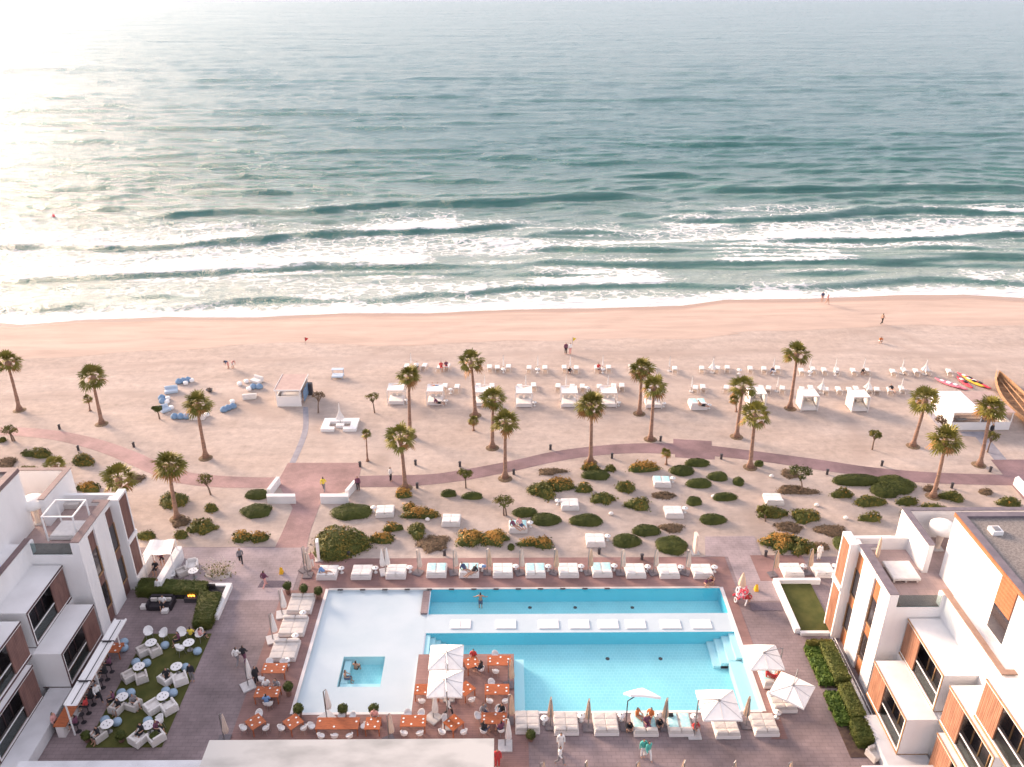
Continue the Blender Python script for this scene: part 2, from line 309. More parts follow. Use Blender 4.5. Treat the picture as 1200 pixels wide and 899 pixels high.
# sea
def seamat():
    m=bpy.data.materials.new('sea_water'); m.use_nodes=True; N=m.node_tree.nodes; L=m.node_tree.links; b=N['Principled BSDF']
    tc=N.new('ShaderNodeTexCoord')
    def noise(s,d,st,rg=.6,dist=0,typ=None):
        n=N.new('ShaderNodeTexNoise'); n.inputs['Scale'].default_value=s; n.inputs['Detail'].default_value=d; n.inputs['Roughness'].default_value=rg; n.inputs['Distortion'].default_value=dist
        mp=N.new('ShaderNodeMapping'); mp.inputs['Scale'].default_value=st; L.new(tc.outputs['Object'],mp.inputs[0]); L.new(mp.outputs[0],n.inputs[0]); return n.outputs[0]
    def ramp(src,lo,hi,a=0,bb=1):
        r=N.new('ShaderNodeMapRange'); r.interpolation_type='SMOOTHSTEP'; r.inputs[1].default_value=lo; r.inputs[2].default_value=hi; r.inputs[3].default_value=a; r.inputs[4].default_value=bb; L.new(src,r.inputs[0]); return r.outputs[0]
    def mth(op,a,bb):
        x=N.new('ShaderNodeMath'); x.operation=op
        for i,v in enumerate((a,bb)):
            if isinstance(v,(int,float)): x.inputs[i].default_value=v
            else: L.new(v,x.inputs[i])
        return x.outputs[0]
    def attr(n):
        a=N.new('ShaderNodeAttribute'); a.attribute_name=n; return a.outputs['Fac']
    foam=attr('foam'); shal=attr('shal')
    vo=N.new('ShaderNodeTexVoronoi'); vo.feature='DISTANCE_TO_EDGE'; vo.inputs['Scale'].default_value=.62
    nd=N.new('ShaderNodeTexNoise'); nd.inputs['Scale'].default_value=.5; nd.inputs['Detail'].default_value=5; L.new(tc.outputs['Object'],nd.inputs[0])
    va=N.new('ShaderNodeVectorMath'); va.operation='MULTIPLY_ADD'; L.new(nd.outputs[1],va.inputs[0]); va.inputs[1].default_value=(3,3,0); L.new(tc.outputs['Object'],va.inputs[2])
    mp=N.new('ShaderNodeMapping'); mp.inputs['Scale'].default_value=(.7,1,1); L.new(va.outputs[0],mp.inputs[0]); L.new(mp.outputs[0],vo.inputs[0])
    lace=ramp(vo.outputs[0],0.0,.28,1,0)
    n1=noise(.9,8,(.6,1,1),.7,.6)
    th=mth('ADD',mth('MULTIPLY',lace,.35),mth('MULTIPLY',n1,.75))
    ff=mth('ADD',foam,mth('SUBTRACT',th,.47))
    fm=ramp(ff,.40,.62)
    fm=mth('MULTIPLY',fm,ramp(foam,.02,.16))
    mx=N.new('ShaderNodeMix'); mx.data_type='RGBA'; mx.inputs[6].default_value=(.11,.215,.235,1); mx.inputs[7].default_value=(.36,.44,.40,1); L.new(shal,mx.inputs[0])
    m2=N.new('ShaderNodeMix'); m2.data_type='RGBA'; mf=N.new('ShaderNodeMix'); mf.data_type='RGBA'; L.new(mx.outputs[2],mf.inputs[6]); mf.inputs[7].default_value=(.02,.15,.12,1); L.new(mth('MULTIPLY',attr('face'),.85),mf.inputs[0]); L.new(mf.outputs[2],m2.inputs[6]); m2.inputs[7].default_value=(.80,.82,.81,1); L.new(mth('MAXIMUM',fm,mth('MULTIPLY',ramp(mth('ADD',foam,mth('MULTIPLY',nd.outputs[0],.5)),.25,1.0),.5)),m2.inputs[0]); L.new(m2.outputs[2],b.inputs['Base Color'])  # wave fronts dyed dark green, standing in for light through thin crests
    L.new(mth('ADD',mth('MULTIPLY',fm,.7),.16),b.inputs['Roughness']); b.inputs['IOR'].default_value=1.33; 
    # ripples, longer across the wind
    r1=noise(.35,4,(.35,1,1),.65,.3); r2=noise(1.4,5,(.4,1,1),.7,.2); r3=noise(.11,4,(.28,1,1),.65,.3)
    hh=mth('ADD',mth('MULTIPLY',r1,2.0),mth('ADD',mth('MULTIPLY',r2,.8),mth('MULTIPLY',r3,2.8)))
    hh=mth('ADD',hh,mth('MULTIPLY',fm,.15))
    r4=noise(.045,4,(.25,1,1),.7,.3); r5=noise(.35,3,(.12,.5,1),.7,.2); hh=mth('ADD',hh,mth('MULTIPLY',attr('far'),mth('ADD',mth('MULTIPLY',r4,16.),mth('MULTIPLY',r5,3.))))
    bp=N.new('ShaderNodeBump'); L.new(attr('rip'),bp.inputs['Strength']); bp.inputs['Distance'].default_value=1.; L.new(hh,bp.inputs['Height']); L.new(bp.outputs[0],b.inputs['Normal'])
    return m
M['sea']=seamat()
CR=[ # crest: pixel points on the photograph, height, foam stretches (x0,x1,strength,length seaward)
 ([(150,254),(200,252),(235,249),(280,246),(325,246),(370,246),(435,241),(465,238),(550,237),(600,236),(650,232),(715,230),(780,229)],.75,[(330,368,1.1,2.2),(520,560,.3,2)]),
 ([(800,222),(900,222),(1000,221),(1075,220),(1150,221),(1230,222)],.75,[(1050,1085,1.,1.8),(1190,1230,.6,2)]),
 ([(-60,290),(0,287),(50,286),(125,290),(195,286),(255,281),(310,279),(350,272),(405,272),(480,270),(550,267),(600,262),(650,261)],.6,[(-60,315,.75,9),(405,556,1.1,7),(330,410,.35,5)]),
 ([(765,254),(850,256),(950,254),(1000,247),(1075,245),(1135,247),(1200,249),(1300,250)],.6,[(1125,1300,1.0,5),(1060,1130,.5,3)]),
 ([(870,283),(895,280),(925,281),(1050,281),(1125,276),(1200,274),(1300,272)],.5,[(880,1300,1.0,10),]),
 ([(-60,332),(0,329),(100,324),(200,319),(280,315),(380,309),(450,311),(500,310),(550,311)],.38,[(-60,520,.85,14),(380,500,.5,16)]),
 ([(590,292),(650,288),(700,292),(800,294),(840,292)],.55,[(608,652,1.1,4),(690,735,.8,2.5)]),
 ([(590,308),(675,306),(750,309),(810,307),(860,306),(950,306),(1050,305),(1140,300),(1200,302),(1300,303)],.5,[(825,1020,1.0,9),(600,700,.3,5),(1020,1200,.25,5)]),
 ([(-60,361),(0,360),(100,357),(200,361),(270,352),(320,347),(430,350),(460,349),(500,342),(550,342),(600,335),(650,334),(750,331),(800,331),(850,334),(920,335),(1000,331),(1075,325),(1140,327),(1200,331),(1300,333)],.38,[(430,462,1.0,4),(500,600,.7,4),(600,800,.95,8),(1120,1185,1.0,6),(320,430,.6,3),(850,980,.45,3)]),
 ([(235,206),(345,206),(400,207)],.5,[]),([(190,225),(260,223),(350,224),(430,223)],.5,[]),([(690,207),(760,205),(850,205)],.5,[]),
 ([(420,212),(500,210),(610,212)],.4,[]),([(900,200),(1000,198),(1100,200)],.4,[]),([(20,240),(90,238)],.3,[]),([(1020,232),(1130,236),(1250,233)],.4,[]),
 ([(600,274),(700,270),(760,274)],.3,[(640,760,.45,8)]),([(1010,292),(1080,290),(1210,293)],.35,[(1000,1200,.35,8)]),([(580,320),(640,318),(700,322)],.3,[(600,780,.4,7)]),
 ([(880,320),(960,319),(1060,316)],.35,[(850,1050,.35,4)]),([(100,346),(190,345),(260,349)],.22,[(60,330,.4,8)]),([(640,182),(760,180)],.4,[]),([(380,190),(470,188)],.4,[]),([(780,170),(900,168),(960,169)],.4,[])]
rows=list(np.arange(104,215,.33)); d=.36
while rows[-1]<12000: rows.append(rows[-1]+d); d*=1.016
rows=np.array(rows); U=np.linspace(-1,1,640)
Yg=np.repeat(rows[:,None],640,1); half=np.clip(30+rows*.75,112,9000); Xg=U[None,:]*half[:,None]
Xg[:,0]=np.minimum(Xg[:,0],-3500); Xg[:,-1]=np.maximum(Xg[:,-1],3500)
sy=shoreY(Xg); dist=Yg-sy
hg=np.zeros_like(Xg); fo=np.zeros_like(Xg)
fade=1/(1+(Yg/700)**2)
nz=fbm(Xg*.02,Yg*.03,3,11)
for i,(lam,amp,kx,ph) in enumerate([(19,.16,.05,.3),(12,.12,-.12,1.1),(8.3,.13,.16,2.2),(27,.16,.02,4.),(5.6,.11,-.22,5.),(4.1,.08,.3,.6),(3.1,.05,-.35,2.6),(14,.13,.10,3.3)]):
    k=2*math.pi/lam; w=np.sin(k*(Yg*math.cos(kx)+Xg*math.sin(kx))+ph+11*fbm(Xg*.03+i,Yg*.035,3,20+i))
    md=np.clip(2.6*(fbm(Xg*.022,Yg*.05,3,40+i)-.28),0,1.6)
    hg+=amp*md*(np.abs(w*.5+.5)**1.6*2-1)*fade*np.clip(dist/40,.15,1)
face=np.zeros_like(Xg); rc=np.random.default_rng(12)
for ci in range(90):
    dY=16+rc.random()**1.5*330; xc=rc.uniform(-1,1)*(60+dY*.62+40); L_=rc.uniform(7,26)*(1+dY/160); A_=rc.uniform(.12,.34)*(1+dY/300); ycen=shoreY(xc)+dY; tl=rc.normal()*.03
    ex=None; m_=(np.abs(Yg-ycen)<14); yc=ycen+tl*(Xg-xc)+1.4*(fbm(Xg*.1,Xg*0+ci,3,200+ci)-.5)*2; dd=Yg-yc
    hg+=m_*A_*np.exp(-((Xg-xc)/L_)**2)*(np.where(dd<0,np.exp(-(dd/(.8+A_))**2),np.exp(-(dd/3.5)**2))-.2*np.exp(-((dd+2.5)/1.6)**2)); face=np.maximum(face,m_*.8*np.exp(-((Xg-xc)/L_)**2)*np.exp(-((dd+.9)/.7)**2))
wob=fbm(Xg*.07,Yg*.02,4,61)-.5
for ci,(pts,A,fs) in enumerate(CR):
    w=np.array([G(a,b,SL+.2) for a,b in pts]); yc=np.interp(Xg,w[:,0],w[:,1])+1.6*(fbm(Xg*.12,Xg*0+ci*3.3,4,70+ci)-.5)
    x0,x1=w[0,0],w[-1,0]; tp=np.clip((Xg-x0)/12,0,1)*np.clip((x1-Xg)/12,0,1); tp=tp*tp*(3-2*tp)
    dd=Yg-yc; wf=.9+A*.9; am=A*(.65+.7*fbm(Xg*.05,Xg*0+ci,3,90+ci))
    sh=np.where(dd<0,np.exp(-(dd/wf)**2),np.exp(-(dd/4.5)**2)); hg+=am*tp*sh*1.15
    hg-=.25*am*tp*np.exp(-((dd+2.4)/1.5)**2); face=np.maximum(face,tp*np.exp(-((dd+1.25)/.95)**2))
    for (a,b,st,ln) in fs:
        xa=np.interp(a,[p[0] for p in pts],w[:,0]); xb=np.interp(b,[p[0] for p in pts],w[:,0])
        xa-=.001; tf=np.clip((Xg-xa)/5,0,1)*np.clip((xb-Xg)/5,0,1)
        f=st*tf*np.where(dd<-.5,np.exp(-((dd+.5)/.35)**2),np.exp(-np.clip(dd,0,None)/(ln*1.35)))*(.85+.7*wob)
        fo=np.maximum(fo,f)
# swash and general wash of the surf zone
surf=np.exp(-np.clip(dist-2.2+3*wob*2,0,None)/2.6); fo=np.maximum(fo,.86*surf)
lft=np.clip((90-Xg)/110,.5,1)
patch=np.clip((fbm(Xg*.018,Yg*.07,5,33)-.40)*3.2,0,1)*np.clip(1-np.abs(dist-26)/34,0,1)
fo=np.maximum(fo,(.55+.40*lft)*patch); fo=np.maximum(fo,(.42+.3*lft)*np.clip((fbm(Xg*.05,Yg*.16,4,77)-.45)*3,0,1)*np.clip(1-np.abs(dist-34)/44,0,1))
fo=np.maximum(fo,.2*np.clip(1-dist/45,0,1))
fo=np.where(dist>5,fo*(1-.85*face*np.clip((dist-5)/4,0,1)),fo)
hg*=np.clip((dist+2)/9,.06,1); hg=hg*np.where(dist<0,.3,1)
rim=np.clip(-dist/6,0,1); shal=np.clip(1-dist/120,0,1)**1.2
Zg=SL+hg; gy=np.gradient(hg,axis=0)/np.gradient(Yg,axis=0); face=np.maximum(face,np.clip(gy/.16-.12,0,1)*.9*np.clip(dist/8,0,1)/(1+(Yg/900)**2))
idx=np.arange(Xg.size).reshape(Xg.shape)
fc=np.stack([idx[:-1,:-1],idx[:-1,1:],idx[1:,1:],idx[1:,:-1]],-1).reshape(-1,4)
struct(npmesh('sea',np.stack([Xg,Yg,Zg],-1).reshape(-1,3),fc,'sea',smooth=True,attrs=dict(foam=fo,shal=shal,face=np.clip(face,0,1),rip=.25+.7/(1+(Yg/900)**2),far=np.clip((Yg-250)/900,0,1))))
# ---------------------------------------------------------------- paving, paths
M['plaza']=paving('mauve_plaza_paving',(.25,.195,.198),(.225,.175,.178),(.185,.145,.15),.6,.3,.02)
M['terr']=paving('lit_grey_terrace_paving',(.36,.295,.30),(.33,.27,.275),(.285,.23,.235),.6,.3,.02)  # paler than the plaza: brighter light on the terrace is put into this tone
M['deck']=paving('reddish_pool_deck',(.275,.165,.15),(.25,.148,.135),(.19,.115,.105),2.4,.15,.012)
M['prom']=paving('pink_promenade_paving',(.345,.22,.21),(.315,.20,.19),(.28,.18,.17),.4,.2,.015)
M['promd']=paving('mauve_promenade_paving',(.235,.155,.16),(.215,.14,.145),(.185,.125,.13),.4,.2,.015)
def sheet(name,polys,z,m):
    b=MB()
    for p in polys: b.prism(p,z-.05 if False else z-.003,z)
    return struct(b.build(name,m))
def rect(x0,x1,y0,y1): return [(x0,y0),(x1,y0),(x1,y1),(x0,y1)]
DKL,DKT=-18.8,60.2
sheet('plaza_paving',[rect(-60,-17.9,20,61.95),rect(-17.9,PX0,20,60.2),rect(PX1,60,20,60.2),rect(PX0,PX1,20,PY0),rect(PX0,PX1,PY1,60.2)],.012,'plaza')
tx0,tx1=-30.5,-17.9
sheet('left_terrace',[[G(205,642),G(359.5,642),(-18.0,54.8),(-27.8,54.8)]],.02,'terr')
sheet('right_terrace',[[G(826,629),G(884,628.5),G(893,652),(22.7,54.4),(19.6,54.4),(19.6,60.2),(17.6,60.3)]],.024,'terr')
sheet('pool_deck',[[(DKL+1.2,PY1),(19.3,PY1),(19.3,DKT),(-17.6,DKT)],rect(DKL,PX0,20,PY1),rect(PX0,-6.55,20,PY0),rect(PX1,19.0,40.5,PY1),rect(-6.55,1.4,36,PY0)],.028,'deck')
sheet('right_deck',[rect(21.6,26.2,56.9,60.4)],.028,'deck')
def strip(top,bot): return [G(*p) for p in top]+[G(*p) for p in reversed(bot)]
def ribbon(name,top,bot,z,m):
    b=MB(); T=[G(*p) for p in top]; Bt=[G(*p) for p in bot]; n=len(T)
    # resample both edges to smooth curves
    def sm(pts,k=8):
        out=[]
        for i in range(len(pts)-1):
            p0=pts[max(i-1,0)];p1=pts[i];p2=pts[i+1];p3=pts[min(i+2,len(pts)-1)]
            for j in range(k):
                t=j/k; out.append(tuple(.5*((2*p1[a])+(-p0[a]+p2[a])*t+(2*p0[a]-5*p1[a]+4*p2[a]-p3[a])*t*t+(-p0[a]+3*p1[a]-3*p2[a]+p3[a])*t**3) for a in (0,1)))
        return out+[pts[-1]]
    T=sm(T);Bt=sm(Bt)
    for i in range(len(T)-1): b.quad((*Bt[i],z),(*Bt[i+1],z),(*T[i+1],z),(*T[i],z))
    return struct(b.build(name,m))
ribbon('promenade_path',[(-90,497),(0,500.5),(32,501.5),(75,506),(120,516),(160,530),(180,539),(215,552),(250,557),(300,559.5),(345,559)],[(-90,506),(0,510),(20,511),(67,516.5),(120,531),(170,552.5),(190,560),(207,566),(250,571),(300,572),(345,572)],.010,'prom')
ribbon('promenade_path',[(410,558.5),(435,557.5),(500,556),(540,551),(600,540),(645,530),(690,523.7),(737,520),(789,519.7),(834,522.5),(900,530.7),(960,538.7),(1020,547.5),(1090,553.5),(1175,556.5),(1215,557)],[(410,571.5),(435,571),(480,570),(540,563.7),(600,552.5),(645,542.5),(690,535),(737,531.3),(785,532),(834,534.5),(900,542),(970,552.5),(1020,558.7),(1085,566),(1185,569),(1215,569)],.010,'promd')
sheet('walkway',[[G(337.5,542.5),G(423.7,542.5),G(419,572),G(378,583),G(364,622),G(359,642.3),G(322,642.3),G(330,625.8),G(343,595.6),G(330,575),G(328,560)]],.014,'prom')
sheet('promenade_widening',[[G(789,514.5),G(834,517),G(834,524),G(789,521)],[G(791,530),G(837.5,533),G(837.5,538.7),G(791,536)]],.013,'promd')
sheet('right_plaza',[[G(1161,539),G(1300,538),G(1300,585),G(1199,585),G(1176,557)]],.016,'promd')
ribbon('stone_path',[(355,477),(355,500),(350,518),(339,543)],[(361,477),(361.5,500),(357,518),(346,543)],.009,'slate')
sheet('stone_path',[[G(1126,506),G(1152,506),G(1180,539),G(1165,539),G(1143,512),G(1128,511)]],.009,'slate')
sheet('stone_path',[[G(1083,480),G(1090,480),G(1110,503),G(1102,503)]],.009,'slate')
# ---------------------------------------------------------------- pool
WZ=-.06
b=MB()
fl=-1.35
def floor(x0,x1,y0,y1,z,mi): b.quad((x0,y0,z),(x1,y0,z),(x1,y1,z),(x0,y1,z),mi)
YA_,YB_=50.95,53.1; XD=-6.4; PD=48.55; XR=.5
floor(PX0,XD-.1,48.55,PY1,-.18,0); floor(PX0,-12.45,PY0,48.55,-.18,0); floor(-9.3,-6.75,PY0,48.55,-.18,0); floor(-12.45,-9.3,PY0,45.55,-.18,0)
floor(XD-.1,PX1,YA_,YB_,-.10,0); floor(-12.45,-9.3,45.55,48.55,-1.0,1)
for x in (-12.45,-9.3): b.quad((x,45.55,-1),(x,48.55,-1),(x,48.55,-.18),(x,45.55,-.18),3)
for y in (45.55,48.55): b.quad((-12.45,y,-1),(-9.3,y,-1),(-9.3,y,-.18),(-12.45,y,-.18),3)
b.box(-12.35,-9.4,45.65,46.15,-.99,-.5,3); b.box(-12.35,-11.85,46.2,48.45,-.99,-.5,3)
floor(XD,PX1,YB_,PY1,fl,1); floor(XD,PX1,PD,YA_,fl,1); floor(XR,PX1,PY0,PD,fl,1)
def wall(x0,y0,x1,y1,z0=fl,z1=-.18,mi=2): b.quad((x0,y0,z0),(x1,y1,z0),(x1,y1,z1),(x0,y0,z1),mi)
wall(XD,PY1,PX1,PY1,z1=.02); wall(XD,YB_,PX1,YB_,z1=-.1,mi=3); wall(XD,YB_,XD,PY1); wall(PX1,YB_,PX1,PY1,z1=.02)
wall(XD,YA_,PX1,YA_,z1=-.1); wall(XD,PD,XD,YA_,mi=3); wall(PX1,PY0,PX1,YA_,z1=.02,mi=3); wall(XD,PD,XR,PD,z1=.02,mi=3); wall(XR,PY0,XR,PD,z1=.02,mi=3); wall(XR,PY0,PX1,PY0,z1=.02,mi=3)
wall(PX0,PY0,PX0,PY1,-.18,.02,0);wall(PX0,PY1,XD,PY1,-.18,.02,0);wall(PX0,PY0,-6.75,PY0,-.18,.02,0);wall(-6.75,PY0,-6.75,PD,-.18,.02,0);wall(PX1,YA_,PX1,YB_,-.1,.02,0)
# ledges and steps
b.box(XR+.003,XR+.75,PY0+.003,PD-.003,fl+.01,-.55,3); b.box(16.9,PX1-.003,PY0+.01,48.2,fl+.01,-.5,3)
for k in range(4):
    b.box(17.5-.55*k-.05,PX1-.004-(.003*k),48.3,YA_-.01-.003*k,fl+.01,-.25-.28*k,3)
    b.box(XD+.003*(k+1),XD+.35+.4*k,PD+.3,YA_-.02-.003*k,fl+.012,-.25-.28*k,3)
struct(b.build('pool_basin',['poolwhite','tile','tilew','tilel']))
def water(name,tint,rough,bs,bstr):
    m=glass(name,tint,rough=rough); N=m.node_tree.nodes; L=m.node_tree.links
    tc=N.new('ShaderNodeTexCoord'); n=N.new('ShaderNodeTexNoise'); n.inputs['Scale'].default_value=bs; n.inputs['Detail'].default_value=3; L.new(tc.outputs['Object'],n.inputs[0])
    bp=N.new('ShaderNodeBump'); bp.inputs['Strength'].default_value=bstr; bp.inputs['Distance'].default_value=.05; L.new(n.outputs[0],bp.inputs['Height'])
    L.new(bp.outputs[0],N['Layer Weight'].inputs['Normal']); L.new(bp.outputs[0],N['Glossy BSDF'].inputs['Normal']); return m
M['wdeep']=water('pool_water_surface',(.90,.985,.99),.05,3,.7); M['wsh']=water('shallow_water_surface',(.96,.99,1),.05,2,.3)
b=MB()
for r in ((XD,PX1,YB_,PY1),(XD,PX1,PD,YA_),(XR,PX1,PY0,PD),(-12.45,-9.3,45.55,48.55)): b.quad((r[0],r[2],WZ),(r[1],r[2],WZ),(r[1],r[3],WZ),(r[0],r[3],WZ),0)
for r in ((PX0,XD,48.55,PY1),(PX0,-12.45,PY0,48.55),(-9.3,-6.75,PY0,48.55),(-12.45,-9.3,PY0,45.55),(XD,PX1,YA_,YB_)): b.quad((r[0],r[2],WZ),(r[1],r[2],WZ),(r[1],r[3],WZ),(r[0],r[3],WZ),1)
struct(b.build('pool_water',['wdeep','wsh']))
dm=MB(); dm.lathe([(.16,0),(.16,.02),(.1,.03)],12); dp=dm.build('pool_drain','darkmetal'); tag(dp,'x','drain')
for i_,(px_,py_) in enumerate(((563,706),(621,712),(674,712),(741,712),(712,772),(774,772))): inst(dp,'small dark drain on the pool floor, %s from the left'%ordn([563,621,674,712,741,774].index(px_)+1),(*G(px_,py_,-1.34),-1.348),0,'drains on the pool floor')
# peninsula deck (fills the notch of the pool rectangle)
b=MB(); b.box(-6.745,XR-.005,PY0-.02,PD-.005,-1.4,.03); struct(b.build('dining_deck','deck'))
# coping edge round the pool
b=MB()
for r in ((PX0-.25,PX0-.005,PY0-.12,PY1+.12),(PX1+.005,PX1+.3,PY0-.12,PY1+.12)): b.box(*r,-.2,.045)
b.box(PX0,-6.756,PY0-.2,PY0-.005,-.2,.043);b.box(XR+.006,PX1,PY0-.2,PY0-.005,-.2,.043)
struct(b.build('pool_coping','base'))
b=MB(); b.box(PX0,PX1,PY1+.005,PY1+.22,-.2,.04,0)
x=PX0+.9
struct(b.build('pool_coping','greyfab'))
gr=MB(); gr.box(-.22,.22,-.1,.1,0,.02); gr.box(-.18,.18,-.02,.02,.02,.03); gp=gr.build('pool_grate','darkmetal'); tag(gp,'x','grate')
for i in range(13):
    inst(gp,'dark grate in the rear pool edge, %s from the left'%ordn(i+1),(PX0+1+i*1.72*1.0*32/33*1.12+.0,PY1-.02,.045),0,'grates along the rear pool edge')
# divider block at the left end of the lap pool
dv=MB(); dv.box(-.28,.28,-1.35,1.35,-.16,.03); o=dv.build('pool_divider','plaza'); o.location=(XD-.35,54.5,0); tag(o,'narrow dark stone divider between the white shallows and the lap pool','divider')
# submerged loungers on the white island
pm=MB(); pm.cush(-.8,-.01,-.5,.5,-.10,-.01,.03); pm.cush(.01,.8,-.5,.5,-.10,-.01,.03)
pp=pm.build('pool_pad','plastic'); tag(pp,'x','pad')
for i,(px,hw) in enumerate([(540,1),(593,1),(643,1),(679,1),(713,1),(745,1),(786,1),(822,1)]):
    x,y=G(px,731); inst(pp,'white floating lounge pad on the strip between the pools, %s from the left'%ordn(i+1),(x,y,0),0,'lounge pads between the pools')
# ================================================================ BUILDINGS
def building(x0,y0,s,label):
    """u grows into the building, v grows towards the sea; s=+1 right block, -1 left block"""
    top=thing('beach_hotel_block',label,'building',(x0,y0,0))
    def B(mb,u0,u1,v0,v1,z0,z1,mi=0): return mb.box(s*u0,s*u1,v0,v1,z0,z1,mi)
    def part(name,mats,boxes,parent=top):
        mb=MB()
        for q in boxes: B(mb,*q)
        return mb.build(name,mats,parent)
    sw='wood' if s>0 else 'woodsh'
    # main mass and side facade fins
    part('wall','white',[(.25,5.1,.025,6.3,0,7.9),(5.1,22,-16,3.4,0,13.1),(3.8,5.1,-16,0.02,0,8.9),
        (0,.3,0.021,1.35,0,9),(0,.3,2.45,4.4,0,9),(0,.26,5.55,6.2,0,8.99),(0.0,.62,0,.02,7.95,9),
        (.0,3.9,0,.02,0,7.95),(3.55,3.9,0,.5,7.951,9.0)])
    part('parapet','white',[(0,4.4,6.3,6.6,0,9),(.05,.28,1.35,2.45,8.5,9),(.05,.28,4.4,5.55,8.5,9),(3.95,4.35,3.6,8.1,7.9,10.4),(4.35,22,7.8,8.1,0,10.4),(4.36,4.7,6.3,7.8,0,7.9),(4.7,22,3.4,7.8,0,7.9)])
    part('terrace_floor','roofpave',[(.3,5.1,.12,6.3,7.9,7.95),(5.11,22,3.42,7.79,7.905,7.955),(4.36,5.105,6.31,7.79,7.905,7.955)])
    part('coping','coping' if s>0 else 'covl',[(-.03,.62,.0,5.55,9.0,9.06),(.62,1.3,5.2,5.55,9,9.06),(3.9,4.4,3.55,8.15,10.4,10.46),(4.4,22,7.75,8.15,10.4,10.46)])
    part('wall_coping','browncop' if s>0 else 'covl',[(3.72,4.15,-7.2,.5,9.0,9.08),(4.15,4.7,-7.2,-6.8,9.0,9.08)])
    part('roof','gravel',[(5.5,22,-16,3.0,13.1,13.14)])
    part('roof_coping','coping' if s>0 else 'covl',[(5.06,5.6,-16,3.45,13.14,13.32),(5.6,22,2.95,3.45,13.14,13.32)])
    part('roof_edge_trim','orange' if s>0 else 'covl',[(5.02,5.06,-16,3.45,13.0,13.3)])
    # window bays with wood spandrels
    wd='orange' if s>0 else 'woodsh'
    for (v0,v1) in ((1.35,2.45),(4.4,5.55)):
        [part('cladding_bay',wd,[(.14,.2,v0,v1,za,zb)]) for za,zb in ((6.9,8.5),(3.6,4.5),(0,1.3))]
        for z0,z1 in ((4.5,6.9),(1.3,3.6)):
            w=part('window',['woodtrim'],[(.08,.2,v0,v0+.07,z0,z1),(.08,.2,v1-.07,v1,z0,z1),(.08,.2,v0,v1,z0,z0+.09)])
            part('pane','glassdark',[(.16,.22,v0+.07,v1-.07,z0+.09,z1)],w)
    # tall block bays
    for v0,v1 in ((-4.6,-2.9),(-9.6,-7.9)):
        part('cladding_bay',wd,[(5.02,5.12,v0,v1,10.9,13.0)]); part('window','glassdark',[(5.04,5.12,v0,v1,9,10.9)])
    # seaward bay box with two slatted storeys
    part('bay_frame','white',[(-.6,-.003,5.56,5.72,0,9),(-.6,0,5.72,7.2,8.8,9),(-.7,-.5,5.6,7.25,4.6,5.0),(-.6,0,7.05,7.2,0,8.8)])
    [part('slatted_screen',sw,[(-.53,-.47,5.72,7.05,za,zb)]+[(-.58,-.53,5.74+.22*k,5.93+.22*k,za,zb) for k in range(6)]) for za,zb in ((5.0,8.8),(.3,4.6))]
    part('bay_wall','white',[(-.45,3,6.35,7.04,.0,8.7)])
    # glass balustrade of the roof terrace
    part('balustrade','glass',[(.62,3.55,.02,.05,7.95,8.95)])
    # cantilevered balcony boxes
    def balcony(u0,u1,v0,v1,z0,z1,slo=1.9):
        tr='woodtrim' if s>0 else 'darktrim'; f=part('balcony_box','white',[(u0,u1,v1,v0,z1-.22,z1),(u0,u1,v1,v0,z0,z0+.2),(u0,u1,v1,v1+.2,z0+.2,z1-.22),(u1-.1,u1,v1+.2,v0,z0+.2,z1-.22)])
        part('trim',tr,[(u0-.05,u0,v1-.02,v0,z0-.02,z0+.1),(u0-.05,u0,v1-.02,v0,z1-.1,z1+.02),(u0-.05,u0,v1-.03,v1+.05,z0+.1,z1-.1),(u0-.03,u1,v1-.03,v1,z0-.04,z0+.02)],f)
        part('slatted_screen',sw,[(u0+.05,u0+.1,v0-slo,v0-.02,z0+.2,z1-.22)]+[(u0+.0,u0+.05,v0-slo+.235*k,v0-slo+.215+.235*k,z0+.2,z1-.22) for k in range(8)],f)
        part('floor','floorint',[(u0+.05,u1-.1,v1+.2,v0,z0+.2,z0+.24)],f)
        g=part('glazed_wall','glassdark',[(u0+1.0,u0+1.05,v1+.2,v0,z0+.24,z1-.22)],f)
        part('mullion',tr,[(u0+.93,u0+1.0,v0-slo-.9*k-.06,v0-slo-.9*k,z0+.24,z1-.22) for k in range(0,5) if v0-slo-.9*k>v1+.3]+[(u0+.9,u0+1,v1+.2,v0,z0+1.9,z0+2.0)],f)
        part('railing','glass',[(u0+.1,u0+.12,v1+.2,v0-slo,z0+.24,z0+1.15)],f)
        part('handrail','plastic',[(u0+.08,u0+.14,v1+.2,v0-slo,z0+1.15,z0+1.21)],f)
    balcony(1.6,3.79,-.1,-5.3,3.95,7.05)
    balcony(-.45,1.55,-.95,-6.05,.95,4.05)
    balcony(1.62,3.78,-6.1,-11.4,3.95,7.05)
    balcony(1.9,4.0,-8.5,-14.5,7.1,10.1)
    balcony(1.15,3.3,-6.95,-12.5,.85,3.93)
    part('wall_base','white',[(1.56,3.8,-6.05,-.02,0,3.94),(2.2,3.8,-16,-6.06,0,3.94)])
    part('ground_ledge','roofwhite',[(-.5,1.1,-16,-6.1,0,.93)] if s<0 else [(-1.35,1.5,-16,-2.8,.0,.93)])
    return top
building(-31.5,50.65,-1,'stepped white hotel block with dark slatted balconies at the left picture edge')
building(25.8,44.5,1,'sunlit stepped white hotel block with honey wood bays at the right picture edge')
